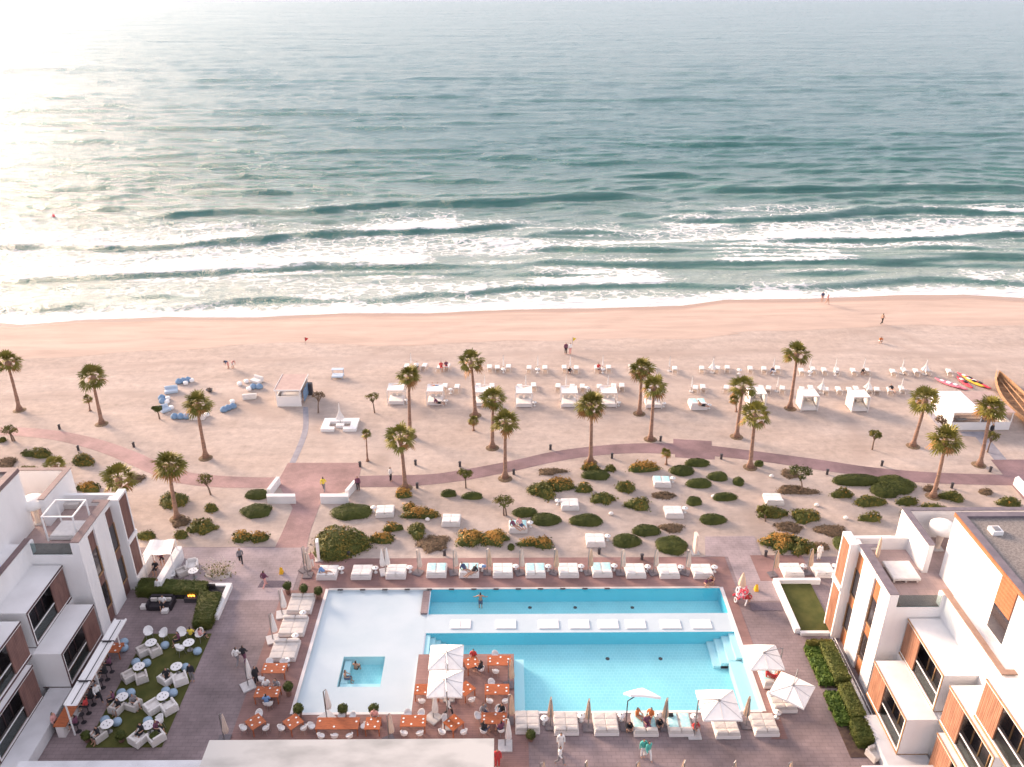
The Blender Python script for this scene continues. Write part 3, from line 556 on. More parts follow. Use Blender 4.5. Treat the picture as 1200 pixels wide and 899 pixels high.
# foreground roof slab
zr=4.2
a=G(246,866,zr)
mb=MB(); x1=G(579,867,zr)[0]; y1=G(400,866.5,zr)[1]
mb.box(a[0],x1,y1-14,y1,3.7,zr); r_=mb.build('slab_roof','marble'); mb=MB(); mb.box(a[0]+1,x1-1,y1-13,y1-1.2,0,3.69)
fb=thing('poolside_pavilion','long low pavilion with a stained white flat roof at the bottom edge','building',(0,0,0)); r_.parent=fb; mb.build('wall','white',fb)
mb=MB(); q=G(23,892,2.6); mb.box(q[0],a[0]-.6,q[1]-8,q[1],2.4,2.6); o=mb.build('terrace_roof','roofwhite'); tag(o,'narrow white flat roof strip in the bottom left corner','roof')
mb=MB(); mb.box(q[0]+.5,q[0]+.9,q[1]-1,q[1]-.6,0,2.4); mb.box(a[0]-1.4,a[0]-1.,q[1]-1,q[1]-.6,0,2.4); mb.build('column','white',o)
mb=MB(); q=G(1010,897,1.6); mb.box(q[0],q[0]+8,q[1]-5,q[1],1.4,1.6); o=mb.build('terrace_roof','roofwhite'); tag(o,'narrow white flat roof in the bottom right corner','roof')
mb=MB(); mb.box(q[0]+.4,q[0]+.7,q[1]-.8,q[1]-.5,0,1.4); mb.build('column','white',o)
# roof terraces: furniture
def rt(u,v,z,s): return ((25.8+u) if s>0 else (-31.5-u),(44.5 if s>0 else 50.65)+v,z)
def drum(label,loc,g=None):
    t=thing('mushroom_parasol',label,'parasol',loc); mb=MB(); mb.lathe([(.22,0),(.18,.3),(.3,1.6)],8); mb.build('closed_canopy','pale',t)
    mb=MB(); mb.lathe([(.55,1.5),(.95,1.7),(.92,2.15),(.62,2.35),(.3,2.42)],16); mb.build('canopy','canvas',t,True); mb=MB(); mb.box(-.35,.35,-.35,.35,0,.1); mb.build('base','slab',t)
x,y=G(1098,643,7.95); drum('cream mushroom-shaped parasol on the right roof terrace',(x,y,7.95))
x,y=G(45,613,7.95); drum('white mushroom-shaped parasol on the left roof terrace',(x,y,7.95))
t=thing('roof_daybed','white square daybed on short legs on the right roof terrace','daybed',(*G(1046,684,7.95),7.95)); mb=MB()
for px_,py_ in ((.1,.1),(1.75,.1),(.1,1.8),(1.75,1.8),(.95,.1)): mb.box(px_,px_+.1,py_,py_+.1,0,.2)
mb.build('legs','base',t); mb=MB(); mb.cush(0,1.95,0,2.0,.2,.45); mb.build('mattress','fabric',t)
# left roof: cabana frame with daybed
c0=G(57,634,7.95); t=thing('roof_cabana','white open cube frame over a daybed on the left roof terrace','cabana',(c0[0],c0[1],7.95))
mb=MB(); W,D,HH=2.3,2.2,2.15
for x in (0,W):
    for y in (0,D): mb.box(x-.05,x+.05,y-.05,y+.05,0,HH)
mb.box(-.05,W+.05,-.05,.05,HH,HH+.1);mb.box(-.05,W+.05,D-.05,D+.05,HH,HH+.1);mb.box(-.05,.05,.05,D-.05,HH,HH+.1);mb.box(W-.05,W+.05,.05,D-.05,HH,HH+.1)
mb.build('frame','plastic',t); mb=MB(); mb.box(.06,W-.06,.06,D-.06,.05,.25); mb.build('platform','base',t); mb=MB(); mb.cush(.12,W-.12,.12,D-.12,.25,.42); mb.build('mattress','fabric',t)
mb=MB(); mb.cush(-.6,.6,-.2,.2,0,.5); o=mb.build('roof_bench','greyfab'); o.location=rt(3.4,6.0,7.95,-1); tag(o,'pale bench against the seaward wall of the left roof terrace','bench')
mb=MB(); mb.box(-.35,.35,-.35,.35,0,.3); mb.box(-.2,.2,-.2,.2,.3,.36,1); o=mb.build('roof_hatch',['plastic','metal']); o.location=(*G(1166,624,13.14),13.14); tag(o,'small white hatch on the gravel roof at the right edge','hatch')
c=G(1025,664,7.95)
mb=MB(); mb.lathe([(.12,.9),(.16,1.2),(.1,2.3),(.03,2.6)],8); t=thing('closed_parasol','closed beige parasol behind the parapet of the right roof terrace','parasol',(c[0],c[1],7.95)); mb.build('canopy','tan',t); mb=MB(); mb.tube([(0,0,0),(0,0,2.65)],.03); mb.build('pole','metal',t); mb=MB(); mb.box(-.3,.3,-.3,.3,0,.08); mb.build('base','slab',t)
# bar with awning on the left
t=thing('bar_awning','long white slatted awning above the bar beside the left block','awning',(0,0,0)); mb=MB()
ya,yb=41.0,49.2; mb.box(-29.35,-28.65,ya,yb,2.95,3.0); mb.box(-28.66,-28.55,ya,yb,2.98,3.12); mb.box(-29.45,-29.34,ya,yb,2.98,3.12); mb.build('canopy','plastic',t); mb=MB(); mb.box(-29.0,-28.95,ya+.1,yb-.1,3.0,3.03)
for k in (43.,46.8): mb.box(-29.5,-28.5,k,k+.07,3.03,3.16)
mb.build('rib','darkmetal',t); mb=MB()
for k in (41.2,45.2,49.): mb=MB(); mb.box(-29.5,-29.42,k-.04,k+.04,0,2.95); mb.build('post','plastic',t)
t=thing('bar_counter','long bar counter with a varnished orange top under the awning','bar counter',(0,0,0)); mb=MB(); mb.box(-30.5,-30.0,41,47.5,0,1.05); mb.build('body','base',t); mb=MB(); mb.box(-30.6,-29.75,40.95,47.6,1.05,1.12); mb.build('top','table',t)
# pergola / low walls at the left terrace corner
def wallprism(name,label,pts_lo,z0,z1,cat='wall',m='white'):
    mb=MB(); mb.prism(pts_lo,z0,z1); o=mb.build(name,m); return tag(o,label,cat)
wallprism('low_wall','slanted white wall on the right of the covered seating in front of the left block',[G(213,642,1.3),G(213,640,1.3),(G(213,640,1.3)[0]-.5,G(213,640,1.3)[1]),(-29.15,55.6),(-28.6,55.6)],0,1.3)
wallprism('low_wall','slanted white wall on the left of the covered seating, against the left block',[(-31.42,59.4),(-30.85,59.4),(-30.85,56.2),(-31.42,56.2)],0,1.3)
t=thing('shade_sail','white fabric canopy over the seating in front of the left block','canopy',(0,0,0)); mb=MB()
p=[G(176,633,2.4),G(205,632,2.4),G(200,650,2.4),G(167,650,2.4)]
N_=7
for i in range(N_):
    for j in range(N_):
        def pt(a,b_):
            a/=N_; b_/=N_; x=(p[0][0]*(1-a)+p[1][0]*a)*(1-b_)+(p[3][0]*(1-a)+p[2][0]*a)*b_; y=(p[0][1]*(1-a)+p[1][1]*a)*(1-b_)+(p[3][1]*(1-a)+p[2][1]*a)*b_
            return (x,y,2.4-.22*math.sin(math.pi*a)*math.sin(math.pi*b_)+.05*math.sin(9*a))
        mb.quad(pt(i,j),pt(i,j+1),pt(i+1,j+1),pt(i+1,j))
mb.build('canopy','canvas',t,True); mb=MB()
for q in p: mb=MB(); mb.tube([(q[0],q[1],0),(q[0],q[1],2.4)],.04); mb.build('post','plastic',t)
# walls beside the walkway
wallprism('low_wall','white wall running towards the sea on the left side of the walkway',[G(313.5,582),G(318,582),G(329,567),G(325,567)],0,.85)
wallprism('low_wall','white wall facing the pool on the left side of the walkway',[G(313.5,590.5),G(347,590.5),G(347,587),G(313.5,587)],0,.85)
wallprism('low_wall','white wall running towards the sea on the right side of the walkway',[G(405,583),G(409,583),G(419,571),G(415,571)],0,.85)
wallprism('low_wall','white wall facing the pool on the right side of the walkway',[G(376,590.5),G(408.5,590.5),G(409,587),G(376,587)],0,.85)
wallprism('low_wall','white wall at the right picture edge beside the promenade',[G(1187,568),G(1191,566),G(1206,582),G(1202,584)],0,.85)
# small upright boards near the shrubs
for px,py,lab in ((374,656,'white upright panel standing left of the big shrub by the walkway'),(814,648,'pale upright panel standing at the right end of the rear parasol row')):
    x,y=G(px,py); mb=MB(); mb.box(-.12,.12,-.3,.3,.1,2.1); t=thing('upright_panel',lab,'panel',(x,y,0),.15); mb.build('panel','pale' if px>500 else 'plastic',t); mb=MB(); mb.box(-.35,.35,-.35,.35,0,.1); mb.build('base','slab',t)
# lawns and planters
pl=thing('walled_lawn','square lawn inside low white kerbs beside the right block','lawn',(0,0,0))
A=G(907,686,.45); mb=MB(); mb.box(22.55,22.95,50.6,56.7,0,.5); mb.box(22.95,26.5,56.4,56.72,0,.5); mb.box(22.95,26,50.3,50.6,0,.3); mb.build('kerb','white',pl); mb=MB(); mb.box(22.95,25.7,50.6,56.4,0,.12); mb.build('grass','lawn',pl)
x0,_=G(172,743); x1,yt=G(248,743); _,ybm=G(188,876)
mb=MB(); mb.prism([(x0,yt),(x1,yt),(x1,ybm),(x0,ybm)],.013,.05); struct(mb.build('lawn','lawn'))
def leaves(mb_v,mb_f,pts,nrm,size,aspect=.55,rnd=.8):
    """append one small quad per point (arrays)"""
    n=len(pts); r=RNG.normal(size=(n,3)); t=np.cross(nrm+rnd*RNG.normal(size=(n,3))*.6,r); t/=np.linalg.norm(t,axis=1)[:,None]+1e-9
    w=np.cross(nrm,t)+.35*RNG.normal(size=(n,3)); w/=np.linalg.norm(w,axis=1)[:,None]+1e-9
    s=size*(.6+.8*RNG.random((n,1))); a=pts-t*s; b=pts+w*s*aspect; c=pts+t*s; d=pts-w*s*aspect
    o=sum(len(v) for v in mb_v); mb_v.append(np.stack([a,b,c,d],1).reshape(-1,3)); mb_f.append(o+np.arange(4*n).reshape(n,4))
def hedge(label,poly,z1,m='hedge',dens=220,size=.07,cat='hedge',z0=.02,core=True,name='hedge',group=None):
    cx=sum(p[0] for p in poly)/len(poly); cy=sum(p[1] for p in poly)/len(poly); poly=[(p[0]-cx,p[1]-cy) for p in poly]
    V=[];Fc=[]; n=len(poly)
    mb=MB(); mb.prism([(p[0]*.97,p[1]*.97) for p in poly],z0,z1-.04); V.append(np.array(mb.v)); 
    fq=[f for f in mb.f if len(f)==4]; 
    Fc.append(np.array(fq)) if fq else None
    P_=[];Nn=[]
    for i in range(n):
        p,q=poly[i],poly[(i+1)%n]; L=math.dist(p,q); k=int(L*z1*dens); a=RNG.random(k); z=RNG.random(k)*z1
        ar=sum(poly[j][0]*poly[(j+1)%n][1]-poly[(j+1)%n][0]*poly[j][1] for j in range(n)); sg=1 if ar>0 else -1
        nn=np.array([(q[1]-p[1])/L*sg,-(q[0]-p[0])/L*sg,0]); P_.append(np.stack([p[0]+(q[0]-p[0])*a,p[1]+(q[1]-p[1])*a,z0+z],1)+nn*RNG.normal(size=(k,1))*.05); Nn.append(np.repeat(nn[None],k,0))
    # top, by triangle fan
    for i in range(1,n-1):
        a,b,c=[np.array(poly[j]) for j in (0,i,i+1)]; ar=abs(np.cross(b-a,c-a))/2; k=int(ar*dens*1.3); u=RNG.random((k,1)); v=RNG.random((k,1)); f=u+v>1; u=np.where(f,1-u,u); v=np.where(f,1-v,v)
        xy=a+u*(b-a)+v*(c-a); P_.append(np.concatenate([xy,z1+RNG.normal(size=(k,1))*.04],1)); Nn.append(np.repeat(np.array([[0,0,1.]]),k,0))
    leaves(V,Fc,np.concatenate(P_),np.concatenate(Nn),size)
    o=npmesh(name,np.concatenate(V),np.concatenate(Fc),m); o.location=(cx,cy,0); return tag(o,label,cat,group)
hz=.95
hedge('long clipped hedge behind the dark sofa on the left terrace',[G(166,677,hz),G(244,681,hz),G(240,692,hz),G(158,690,hz)],hz)
hedge('wide clipped hedge beside the white planter wall, right of the fire table',[G(234,692,hz),G(259,694,hz),G(246,727,hz),G(225,730,hz)],hz)
kz=.5; mb=MB(); q0=G(245,683,kz); q1=G(272,683,kz); q2=(q1[0],G(255,727)[1])
mb.prism([q0,q1,(q1[0],q1[1]-.35),(q0[0],q0[1]-.35)],0,kz-.003); mb.prism([(q1[0]-.4,q1[1]-.01),(q1[0]+.001,q1[1]-.01),(q1[0]+.001,q2[1]),(q1[0]-.4,q2[1])],0,kz)
o=mb.build('planter_wall','white'); tag(o,'white planter wall around the hedge corner left of the pool terrace','planter')
mb=MB(); mb.prism([(q0[0]-.2,q0[1]-.36),(q1[0]-.41,q0[1]-.36),(q1[0]-.41,q0[1]-1.6),(q0[0]-.2,q0[1]-1.6)],0,.3); mb.build('soil','soil',o)
# planted bed in front of the right block
bd=thing('planting_bed','long planting bed of dark soil in front of the right block','planting bed',(0,0,0)); mb=MB(); mb.box(22.7,25.1,45.0,49.0,.012,.06); mb.box(22.7,25.1,39.0,44.5,.012,.06); mb.build('soil','soil',bd)
def bedbox(px,py,w,d,h,lab,m='hedge',sz=.07): 
    x,y=px,py; hedge(lab,[(x,y),(x+w,y),(x+w,y+d),(x,y+d)],h,m,200,sz)
bedbox(23.75,45.0,1.05,3.7,1.0,'rear clipped hedge block in the bed before the right block')
bedbox(23.7,41.6,.9,2.9,1.0,'middle clipped hedge block in the bed before the right block')
bedbox(23.4,39.7,1.1,1.7,.95,'front clipped hedge block in the bed before the right block')
bedbox(22.75,45.2,.95,3.6,.45,'strip of lush low plants left of the rear hedge block','lush',.13)
bedbox(22.75,41.6,.85,2.7,.42,'strip of lush low plants left of the middle hedge block','lush',.13)
bedbox(22.9,48.75,2.0,.35,.8,'dry topped hedge along the rear end of the right bed','feath',.09)
mb=MB(); mb.box(25.15,25.35,39,50,.012,.05); mb.box(25.35,25.8,39,50,.012,.02,1); 
for k in range(12): mb.tube([(25.25,39.5+k*.9,.03),(25.25,39.5+k*.9,.55)],.02,6)
mb.tube([(25.25,39.4,.55),(25.25,49.5,.55)],.025,6); o=mb.build('terrace_railing',['plastic','dslab']); tag(o,'thin white railing between the right bed and the right block','railing')
# doormats
for (px0,px1,py0,py1,lab) in ((302,334,681,688.5,'dark mat on the left terrace at the corner of the pool deck'),(877,914,706.5,716,'dark mat on the right terrace left of the walled lawn')):
    mb=MB(); mb.prism([G(px0+5*(px0<500),py0),G(px1,py0),G(px1-1+5*(px0>500),py1),G(px0+4*(px0>500),py1)],.03,.045); o=mb.build('doormat','mat'); tag(o,lab,'mat')
# ================================================================ SHRUBS
def shrub(px,py,hw,hh,k,label,grp):
    hgt=dict(g=.60,f=.82,y=.82,d=.32)[k]; s=SC(py); 
    if hh>15: hgt=1.7
    cyb=py+.42*hgt*s*.85; s=SC(cyb); x,y=G(px,cyb); a=hw/s; sn=math.sin(math.atan2(H,math.hypot(x,y))); b=max((hh-.40*hgt*s*.85)/(s*sn*1.02),a*.3,.35)
    hgt=min(hgt,max(a,b)*1.1)
    seed=RNG.integers(1e6); rot=0
    lob=RNG.normal(size=6)*(.05 if k=='g' else .14)
    def rad(th): return 1+lob[0]*np.cos(2*th+lob[1]*9)+lob[2]*np.cos(3*th+lob[3]*9)+lob[4]*np.cos(5*th)
    area=math.pi*a*b; dens={'g':170,'f':120,'y':120,'d':110}[k]; n=int(min(4200,area*dens*1.5)+120)
    th=RNG.random(n)*2*math.pi; u=np.sqrt(RNG.random(n))**.85; rr=rad(th)
    if k=='g': zz=(1-u**3.2)**.5
    else: zz=(1-u**2.2)**.6
    X_=a*rr*u*np.cos(th); Y_=b*rr*u*np.sin(th); bump=fbm(X_*1.6+seed%97,Y_*1.6,3,int(seed%991)); 
    amp={'g':.16,'f':.75,'y':.7,'d':.8}[k]; Z_=hgt*zz*(1-amp/2+amp*bump)
    pts=np.stack([X_,Y_,Z_],1); nr=np.stack([X_/a**2,Y_/b**2,.5/hgt+zz*.6],1); nr/=np.linalg.norm(nr,axis=1)[:,None]
    pts+=RNG.normal(size=pts.shape)*{'g':.015,'f':.07,'y':.07,'d':.05}[k]
    if k!='g':
        m9=RNG.random(n)<.09; q9=1+.28*RNG.random(n)*m9; pts[:,0]*=q9; pts[:,1]*=q9; pts[:,2]=np.where(m9,pts[:,2]*.5,pts[:,2])
    V=[];Fc=[]; sz={'g':.075,'f':.11,'y':.11,'d':.09}[k]
    # inner mass
    m_=14; ring=[]; 
    for i,q in enumerate((.93,.88,.7,.4,.02)):
        t=np.arange(m_)/m_*2*np.pi; z0=hgt*(0.,.45,.72,.84,.88)[i]*(.85 if k!='g' else .97); ring.append(np.stack([a*rad(t)*q*np.cos(t),b*rad(t)*q*np.sin(t),z0+0*t],1))
    V.append(np.concatenate(ring)); f=[]
    for i in range(4):
        for j in range(m_): f.append((i*m_+j,i*m_+(j+1)%m_,(i+1)*m_+(j+1)%m_,(i+1)*m_+j))
    Fc.append(np.array(f)); n0=len(f)
    leaves(V,Fc,pts,nr,sz,.6)
    mats={'g':['clip'],'f':['feath','clip','gold'],'y':['feath','gold','clip'],'d':['dry']}[k]
    mi=np.zeros(n0+n,dtype=int)
    if k=='f': r=RNG.random(n)+.5*(bump-.5); mi[n0:]=np.where(r<.36,1,np.where(r>1.0,2,0)); mi[:n0]=1
    if k=='y': r=Z_/hgt+.6*(bump-.5)+.25*RNG.normal(size=n); mi[n0:]=np.where(r>.62,1,np.where(r<.38,2,0)); mi[:n0]=2
    o=npmesh('shrub',np.concatenate(V),np.concatenate(Fc),mats,mi=mi); o.location=(x,y,0); tag(o,label,'shrub',grp)
SH=[(45,531,16,6,'f'),(3,514,4,4,'f'),(5,543,13,8,'d'),(98,539,14,7,'f'),(35,552,16,6,'f'),(44,568,12,4,'f'),(105,571,13,7,'y'),(159,561,10,6,'d'),(204,585,16,11,'f'),
(248,595,8,5.5,'f'),(302,579,15,7,'g'),(301,598,18,10,'g'),(237,616,16,10,'f'),(212,611,10,7,'d'),(213,626,8,6,'f'),(172,627,10,6,'f'),(284,628,11,8,'y'),(304,629,11,7,'y'),
(412,599,23,12,'g'),(399,634,35,22,'f'),(473,578,11,6,'y'),(526,578,10,5,'g'),(554,581,13,5,'g'),(480,594,8,7,'y'),(493,601,20,8,'y'),(460,617,9,7,'y'),(448,630,17,7,'y'),(489,621,10,11,'f'),(508,636,17,12,'d'),(552,629,17,12,'y'),(580,629,16,11,'y'),
(599,640,4,5,'g'),(631,635,19,8,'y'),(646,552,15,5,'d'),(636,573,17,11,'f'),(656,567,17,9,'y'),(692,547,12,2.5,'y'),(698,556,18,7,'g'),(715,548,6,5,'f'),(684,572,10,6,'f'),(706,583,13,8,'f'),(733,570,11,8,'f'),(748,590,13,9,'f'),(754,547,19,7,'y'),(777,580,14,5,'d'),(799,551,15,7.5,'g'),(817,542,16,5.5,'g'),(841,558,12.5,6.5,'g'),(819,566,15.5,7,'g'),(813,587,9.5,6.5,'g'),(849,582,14,6,'g'),(835,608,17,7.5,'g'),(615,600,15,7,'g'),(639,608,17.5,9.5,'g'),(687,609,20,9,'g'),(757,621,16.5,8.5,'g'),(734,633,17,10,'g'),(787,618,14,6,'d'),(787,638,19,13,'g'),
(865,564,7,6,'g'),(889,543,5.5,4,'g'),(925,555,10,6,'d'),(932,574,23,6,'d'),(904,600,17,8,'f'),(943,604,17.5,9,'f'),(924,617,16,7,'d'),(914,634,19,13,'y'),(940,640,12,12,'f'),(960,640,10,6,'d'),(974,621,17.5,8,'d'),(985,637,9,10,'g'),(1004,562,31,8,'g'),(1048,567,24,12,'g'),(1036,574,16,10,'g'),(1063,587,12,5.5,'f'),(986,578,12,6,'f'),(1019,587,15,8,'f'),(1020,606,12,5.5,'f'),(1090,572,9,4,'d'),(1115,581,12,7,'f'),(1094,596,14,8,'f'),(1064,601,11,6,'f'),(1155,576,9,4,'d'),(1182,588,11,7,'f'),(1197,597,5,5,'y')]
zn=[(0,330,'the left garden'),(330,600,'the left middle garden'),(600,860,'the central garden'),(860,1300,'the right garden')]
kd=dict(g='dark green clipped shrub',f='loose olive green shrub',y='golden tipped bushy shrub',d='low brown dry shrub')
for a,b,zl in zn:
    for k in 'gfyd':
        L_=sorted([q for q in SH if a<=q[0]<b and q[4]==k]); 
        for i,q in enumerate(L_):
            lab=kd[k]+(' in %s'%zl if len(L_)==1 else ', %s such from the left in %s'%(ordn(i+1),zl)); shrub(*q,lab,'shrubs in the sand garden')
# ================================================================ PALMS
def crown_mesh(seed,n=36,R_=1.12,pet=.85):
    rg=np.random.default_rng(seed); V=[];Fc=[];mi=[]
    def q(vs,m=0):
        o=len(V); V.extend(vs); Fc.append((o,o+1,o+2,o+3)); mi.append(m)
    for i in range(n):
        az=i*2.39996+rg.normal()*.2; t=i/n; el=R(78-118*t**.9+rg.normal()*8); dead=t>.80 and rg.random()<.8
        d=np.array([math.cos(az)*math.cos(el),math.sin(az)*math.cos(el),math.sin(el)]); side=np.array([-math.sin(az),math.cos(az),0]); up=np.cross(d,side)
        up=-up if up[2]<0 else up
        L=pet*(.75+.5*rg.random()); p=d*L+np.array([0,0,-.12*L]); 
        q([tuple(side*.03),tuple(p+side*.025),tuple(p-side*.025),tuple(-side*.03)],1 if dead else 0)
        rr=R_*(.8+.35*rg.random()); ns=11; roll=rg.normal()*.35; s2=side*math.cos(roll)+up*math.sin(roll); u2=-side*math.sin(roll)+up*math.cos(roll)
        for k in range(ns):
            a=R(-82+164*k/(ns-1)); dr=d*math.cos(a)+s2*math.sin(a); l=rr*(1-.28*abs(a)/1.4)*(.9+.2*rg.random()); w=s2*math.cos(a)-d*math.sin(a)
            tip=p+dr*l+np.array([0,0,-.30*l*(1 if dead else .8)]); mid=p+dr*l*.55+u2*.10*(1 if k%2 else -.3)+np.array([0,0,-.06*l])
            q([tuple(p),tuple(mid-w*.10),tuple(tip),tuple(mid+w*.10)],1 if dead else 0)
    return np.array(V),np.array(Fc),np.array(mi)
CRM=[crown_mesh(100+i,n=[36,30,42,33,38,28,44][i],R_=[1.1,1.02,1.12,1.15,1.0,1.12,1.06][i],pet=[.85,.95,.8,.9,1.0,.75,.9][i]) for i in range(7)]
def palm(bx,by,cx,cy,label,sc=1.,i=0):
    x,y=G(bx,by); h=ZH(x,y,cy)*1.0; 
    px,_=P(x,y,h); s=F/( (y*math.cos(TH)+(H-h)*math.sin(TH)) ); dx=(cx-px)/s
    t=thing('fan_palm',label,'palm tree',(x,y,0),0,'tall fan palms on the sand')
    pts=[];rs=[]
    for k in range(9):
        q=k/8; pts.append((dx*q**1.4,0.12*math.sin(q*3+i),h*q)); rs.append((.145+.10*(1-q)**2+.20*max(0,.1-q)/.1)*min(1,sc*1.05)+.012*math.sin(k*4))
    mb=MB(); mb.tube(pts,rs,10); mb.build('trunk','trunk',t,True)
    c=CRM[i*3%7]; Rz=np.array(Matrix.Rotation(i*1.3,3,'Z')); o=npmesh('crown',(c[0]*sc*.88)@Rz.T,c[1],['frond','dead'],t,mi=c[2]); o.location=(dx,.1,h)
    # boot of old leaf bases under the crown
    mb=MB(); mb.lathe([(.17*sc,-.9*sc),(.30*sc,-.5*sc),(.34*sc,-.15*sc),(.12*sc,.1*sc)],8,(dx,.1,h)); mb.build('leaf_bases','trunk',t)
    if sc>.5:
        mb=MB(); mb.lathe([(.75,0.01),(.6,.05),(.32,.09)],12); mb.build('soil_ring','dry',t)
PL=[(23,481,8,424,'at the left picture edge above the promenade'),(119,497,108,441,'second from the left edge, beside a very small palm'),(241,537,231,473,'in front of the blue and white beach seats'),(208,608,198,545,'in the left garden with orange dry fronds'),
(481,512,479,441,'by the leftmost beach cabana'),(557,487,552,424,'between the front lounger row and the cabanas'),(475,572,469,513,'rising beside the promenade above a golden shrub'),(577,525,578,467,'right of the third beach cabana'),(592,561,592,495,'standing on the promenade edge near the third cabana'),
(692,542,693,474,'in front of the central cabanas'),(749,485,752,432,'rear one of the close pair in the centre'),(762,515,767,453,'front one of the close pair in the centre'),(863,512,871,454,'rear one of the pair right of centre'),(879,548,885,486,'front one of the pair right of centre, beside the promenade'),
(926,479,934,414,'tallest in the right part with a red soil ring'),(1070,523,1085,468,'left of the white beach kiosk'),(1093,582,1109,515,'in front of the white beach kiosk beside the promenade'),(1147,545,1162,478,'right of the white beach kiosk front')]
for i,(a,b,c,d,l) in enumerate(PL): palm(a,b,c,d,'tall fan palm '+l,[1,1.02,.96,1.03,1.0,1.0,1.0,.95,1.0,1.04,1,1.05,1.02,1.02,1.03,1.03,1.03,1.02][i],i)
for a,b,c,d,l,s in ((106,481,102,468,'very small palm beside the second tall palm from the left',.4),(555,505,555,493,'small palm at the foot of the palm by the third cabana',.42),(781,545,781,531,'small twin palm on the inner edge of the promenade',.42),(64,560,64,546,'bushy yellow green low palm behind the left block',.75),(139,604,138,561,'broad crowned palm rising behind the left block',1.05),(431,540,429,509,'slim dark palm beside the walkway plaza',.42),(863,483,861,468,'small pale palm behind the pair right of centre',.42)):
    palm(a,b,c,d,l,s,int(a))
# ================================================================ SMALL TREES
def tree(bx,by,cx,cy,rw,rh,label,m='feath',multi=1,dens=1.,cat='tree'):
    x,y=G(bx,by); h=ZH(x,y,cy); px,_=P(x,y,h); s=SC(by); dx=(cx-px)/s; a=rw/s; c=rh/s
    t=thing('small_tree',label,cat,(x,y,0)); mb=MB(); rg=random.Random(int(bx*7+by))
    for k in range(multi):
        o=(k-(multi-1)/2)*.25; mb.tube([(o,0,0),(o*.8+dx*.3,.03,h*.4),(dx,0,h*.85)],[.09,.07,.05],6)
    cl=[]
    for k in range(7):
        th=k*2.4; q=(dx+a*.65*math.cos(th),a*.6*math.sin(th),h+c*.5*(rg.random()-.4)); cl.append(q); mb.tube([(dx*.7,0,h*.6),((dx+q[0])/2,q[1]*.5,h*.85),q],[.05,.035,.015],5)
    mb.build('trunk','bark',t)
    V=[];Fc=[]
    for q in cl+[(dx,0,h+c*.3)]:
        n=int(75*dens); p=RNG.normal(size=(n,3)); p/=np.linalg.norm(p,axis=1)[:,None]; nr=p.copy(); p=p*(.35+.65*RNG.random((n,1)))*np.array([a*.48,a*.48,c*.5])+np.array(q); leaves(V,Fc,p,nr,.10,.6)
    npmesh('crown',np.concatenate(V),np.concatenate(Fc),m,t)
for a in ((373,484,373,463,8,6,'sparse young tree right of the left beach kiosk','dry',1,.45),(439,484,436,465,8,6,'sparse young tree between the sunken seating and the cabanas','feath',1,.45),
 (1022,527,1026,509,7,5,'small round crowned tree on the sand right of the last cabana','feath',1,.9),(1157,530,1163,511,8,8,'loose tree behind the palm right of the beach kiosk','feath',1,.6),
 (247,580,240,562,9,10,'leaning thin tree in the left garden above the promenade','feath',1,.6),(546,572,545,555,9,6,'small tree with reddish foot on the inner promenade edge','feath',1,1.),(592,604,590,587,12,5,'flat topped tree with two stems in the garden left of centre','feath',2,.9),
 (940,577,938,553,13,9,'spreading small tree in the right garden','clip',1,1.),(897,611,895,597,8,8,'leaning small tree at the daybed of the right garden','feath',1,.8),(16,517,10,504,10,8,'loose shrubby tree at the left picture edge','feath',2,.6),(187,491,184,479,6,5,'small dark tree beside the pale blue beach seat','clip',1,1.),(1111,505,1103,492,7,8,'small olive tree left of the white beach kiosk','dry',1,.6)): tree(*a)
# ================================================================ PEOPLE
def person_mesh(key,J,Ed,rad,region):
    """one skinned body plus clothing shells lifted off it"""
    me=bpy.data.meshes.new('tmp'); names=list(J); me.from_pydata([J[n] for n in names],[(names.index(a),names.index(b)) for a,b in Ed],[]); o=bpy.data.objects.new('tmp',me); COL.objects.link(o)
    m=o.modifiers.new('s','SKIN'); m.use_smooth_shade=True; sub=o.modifiers.new('b','SUBSURF'); sub.levels=1; sub.render_levels=1
    for i,n in enumerate(names):
        r=rad[n]; me.skin_vertices[0].data[i].radius=r if hasattr(r,'__len__') else (r,r); me.skin_vertices[0].data[i].use_root=(n=='pelvis')
    dg=bpy.context.evaluated_depsgraph_get(); body=bpy.data.meshes.new_from_object(o.evaluated_get(dg)); bpy.data.objects.remove(o); body.name='person_'+key
    body.materials.clear(); body.materials.append(M['skin'])
    segs=[(Vector(J[a]),Vector(J[b]),region.get((a,b),'skin')) for a,b in Ed]
    reg=[]
    for p in body.polygons:
        c=p.center; best=None;bd=9
        for a,b,rg in segs:
            ab=b-a; t=max(0,min(1,(c-a).dot(ab)/ab.length_squared)); d=(c-(a+ab*t)).length
            if d<bd: bd=d;best=rg
        reg.append(best)
    out={'body':body}
    for part,grow in (('top',.018),('trousers',.016),('hair',.014)):
        vs=[];fs=[];mp={}
        for p,rg in zip(body.polygons,reg):
            if part=='hair':
                hc=Vector(J['head']); 
                if rg!='head' or not (p.center.z>hc.z+.03 or (p.center-hc).dot(Vector(J['_back']) if '_back' in J else Vector((0,1,0)))>.02): continue
            elif rg!=part: continue
            f=[]
            for vi in p.vertices:
                if vi not in mp: mp[vi]=len(vs); v=body.vertices[vi]; vs.append(tuple(v.co+v.normal*grow))
                f.append(mp[vi])
            fs.append(f)
        if fs:
            mm=bpy.data.meshes.new(part); mm.from_pydata(vs,[],fs); mm.materials.append(M['hair']); mm.polygons.foreach_set('use_smooth',[True]*len(fs)); out[part]=mm
    return out
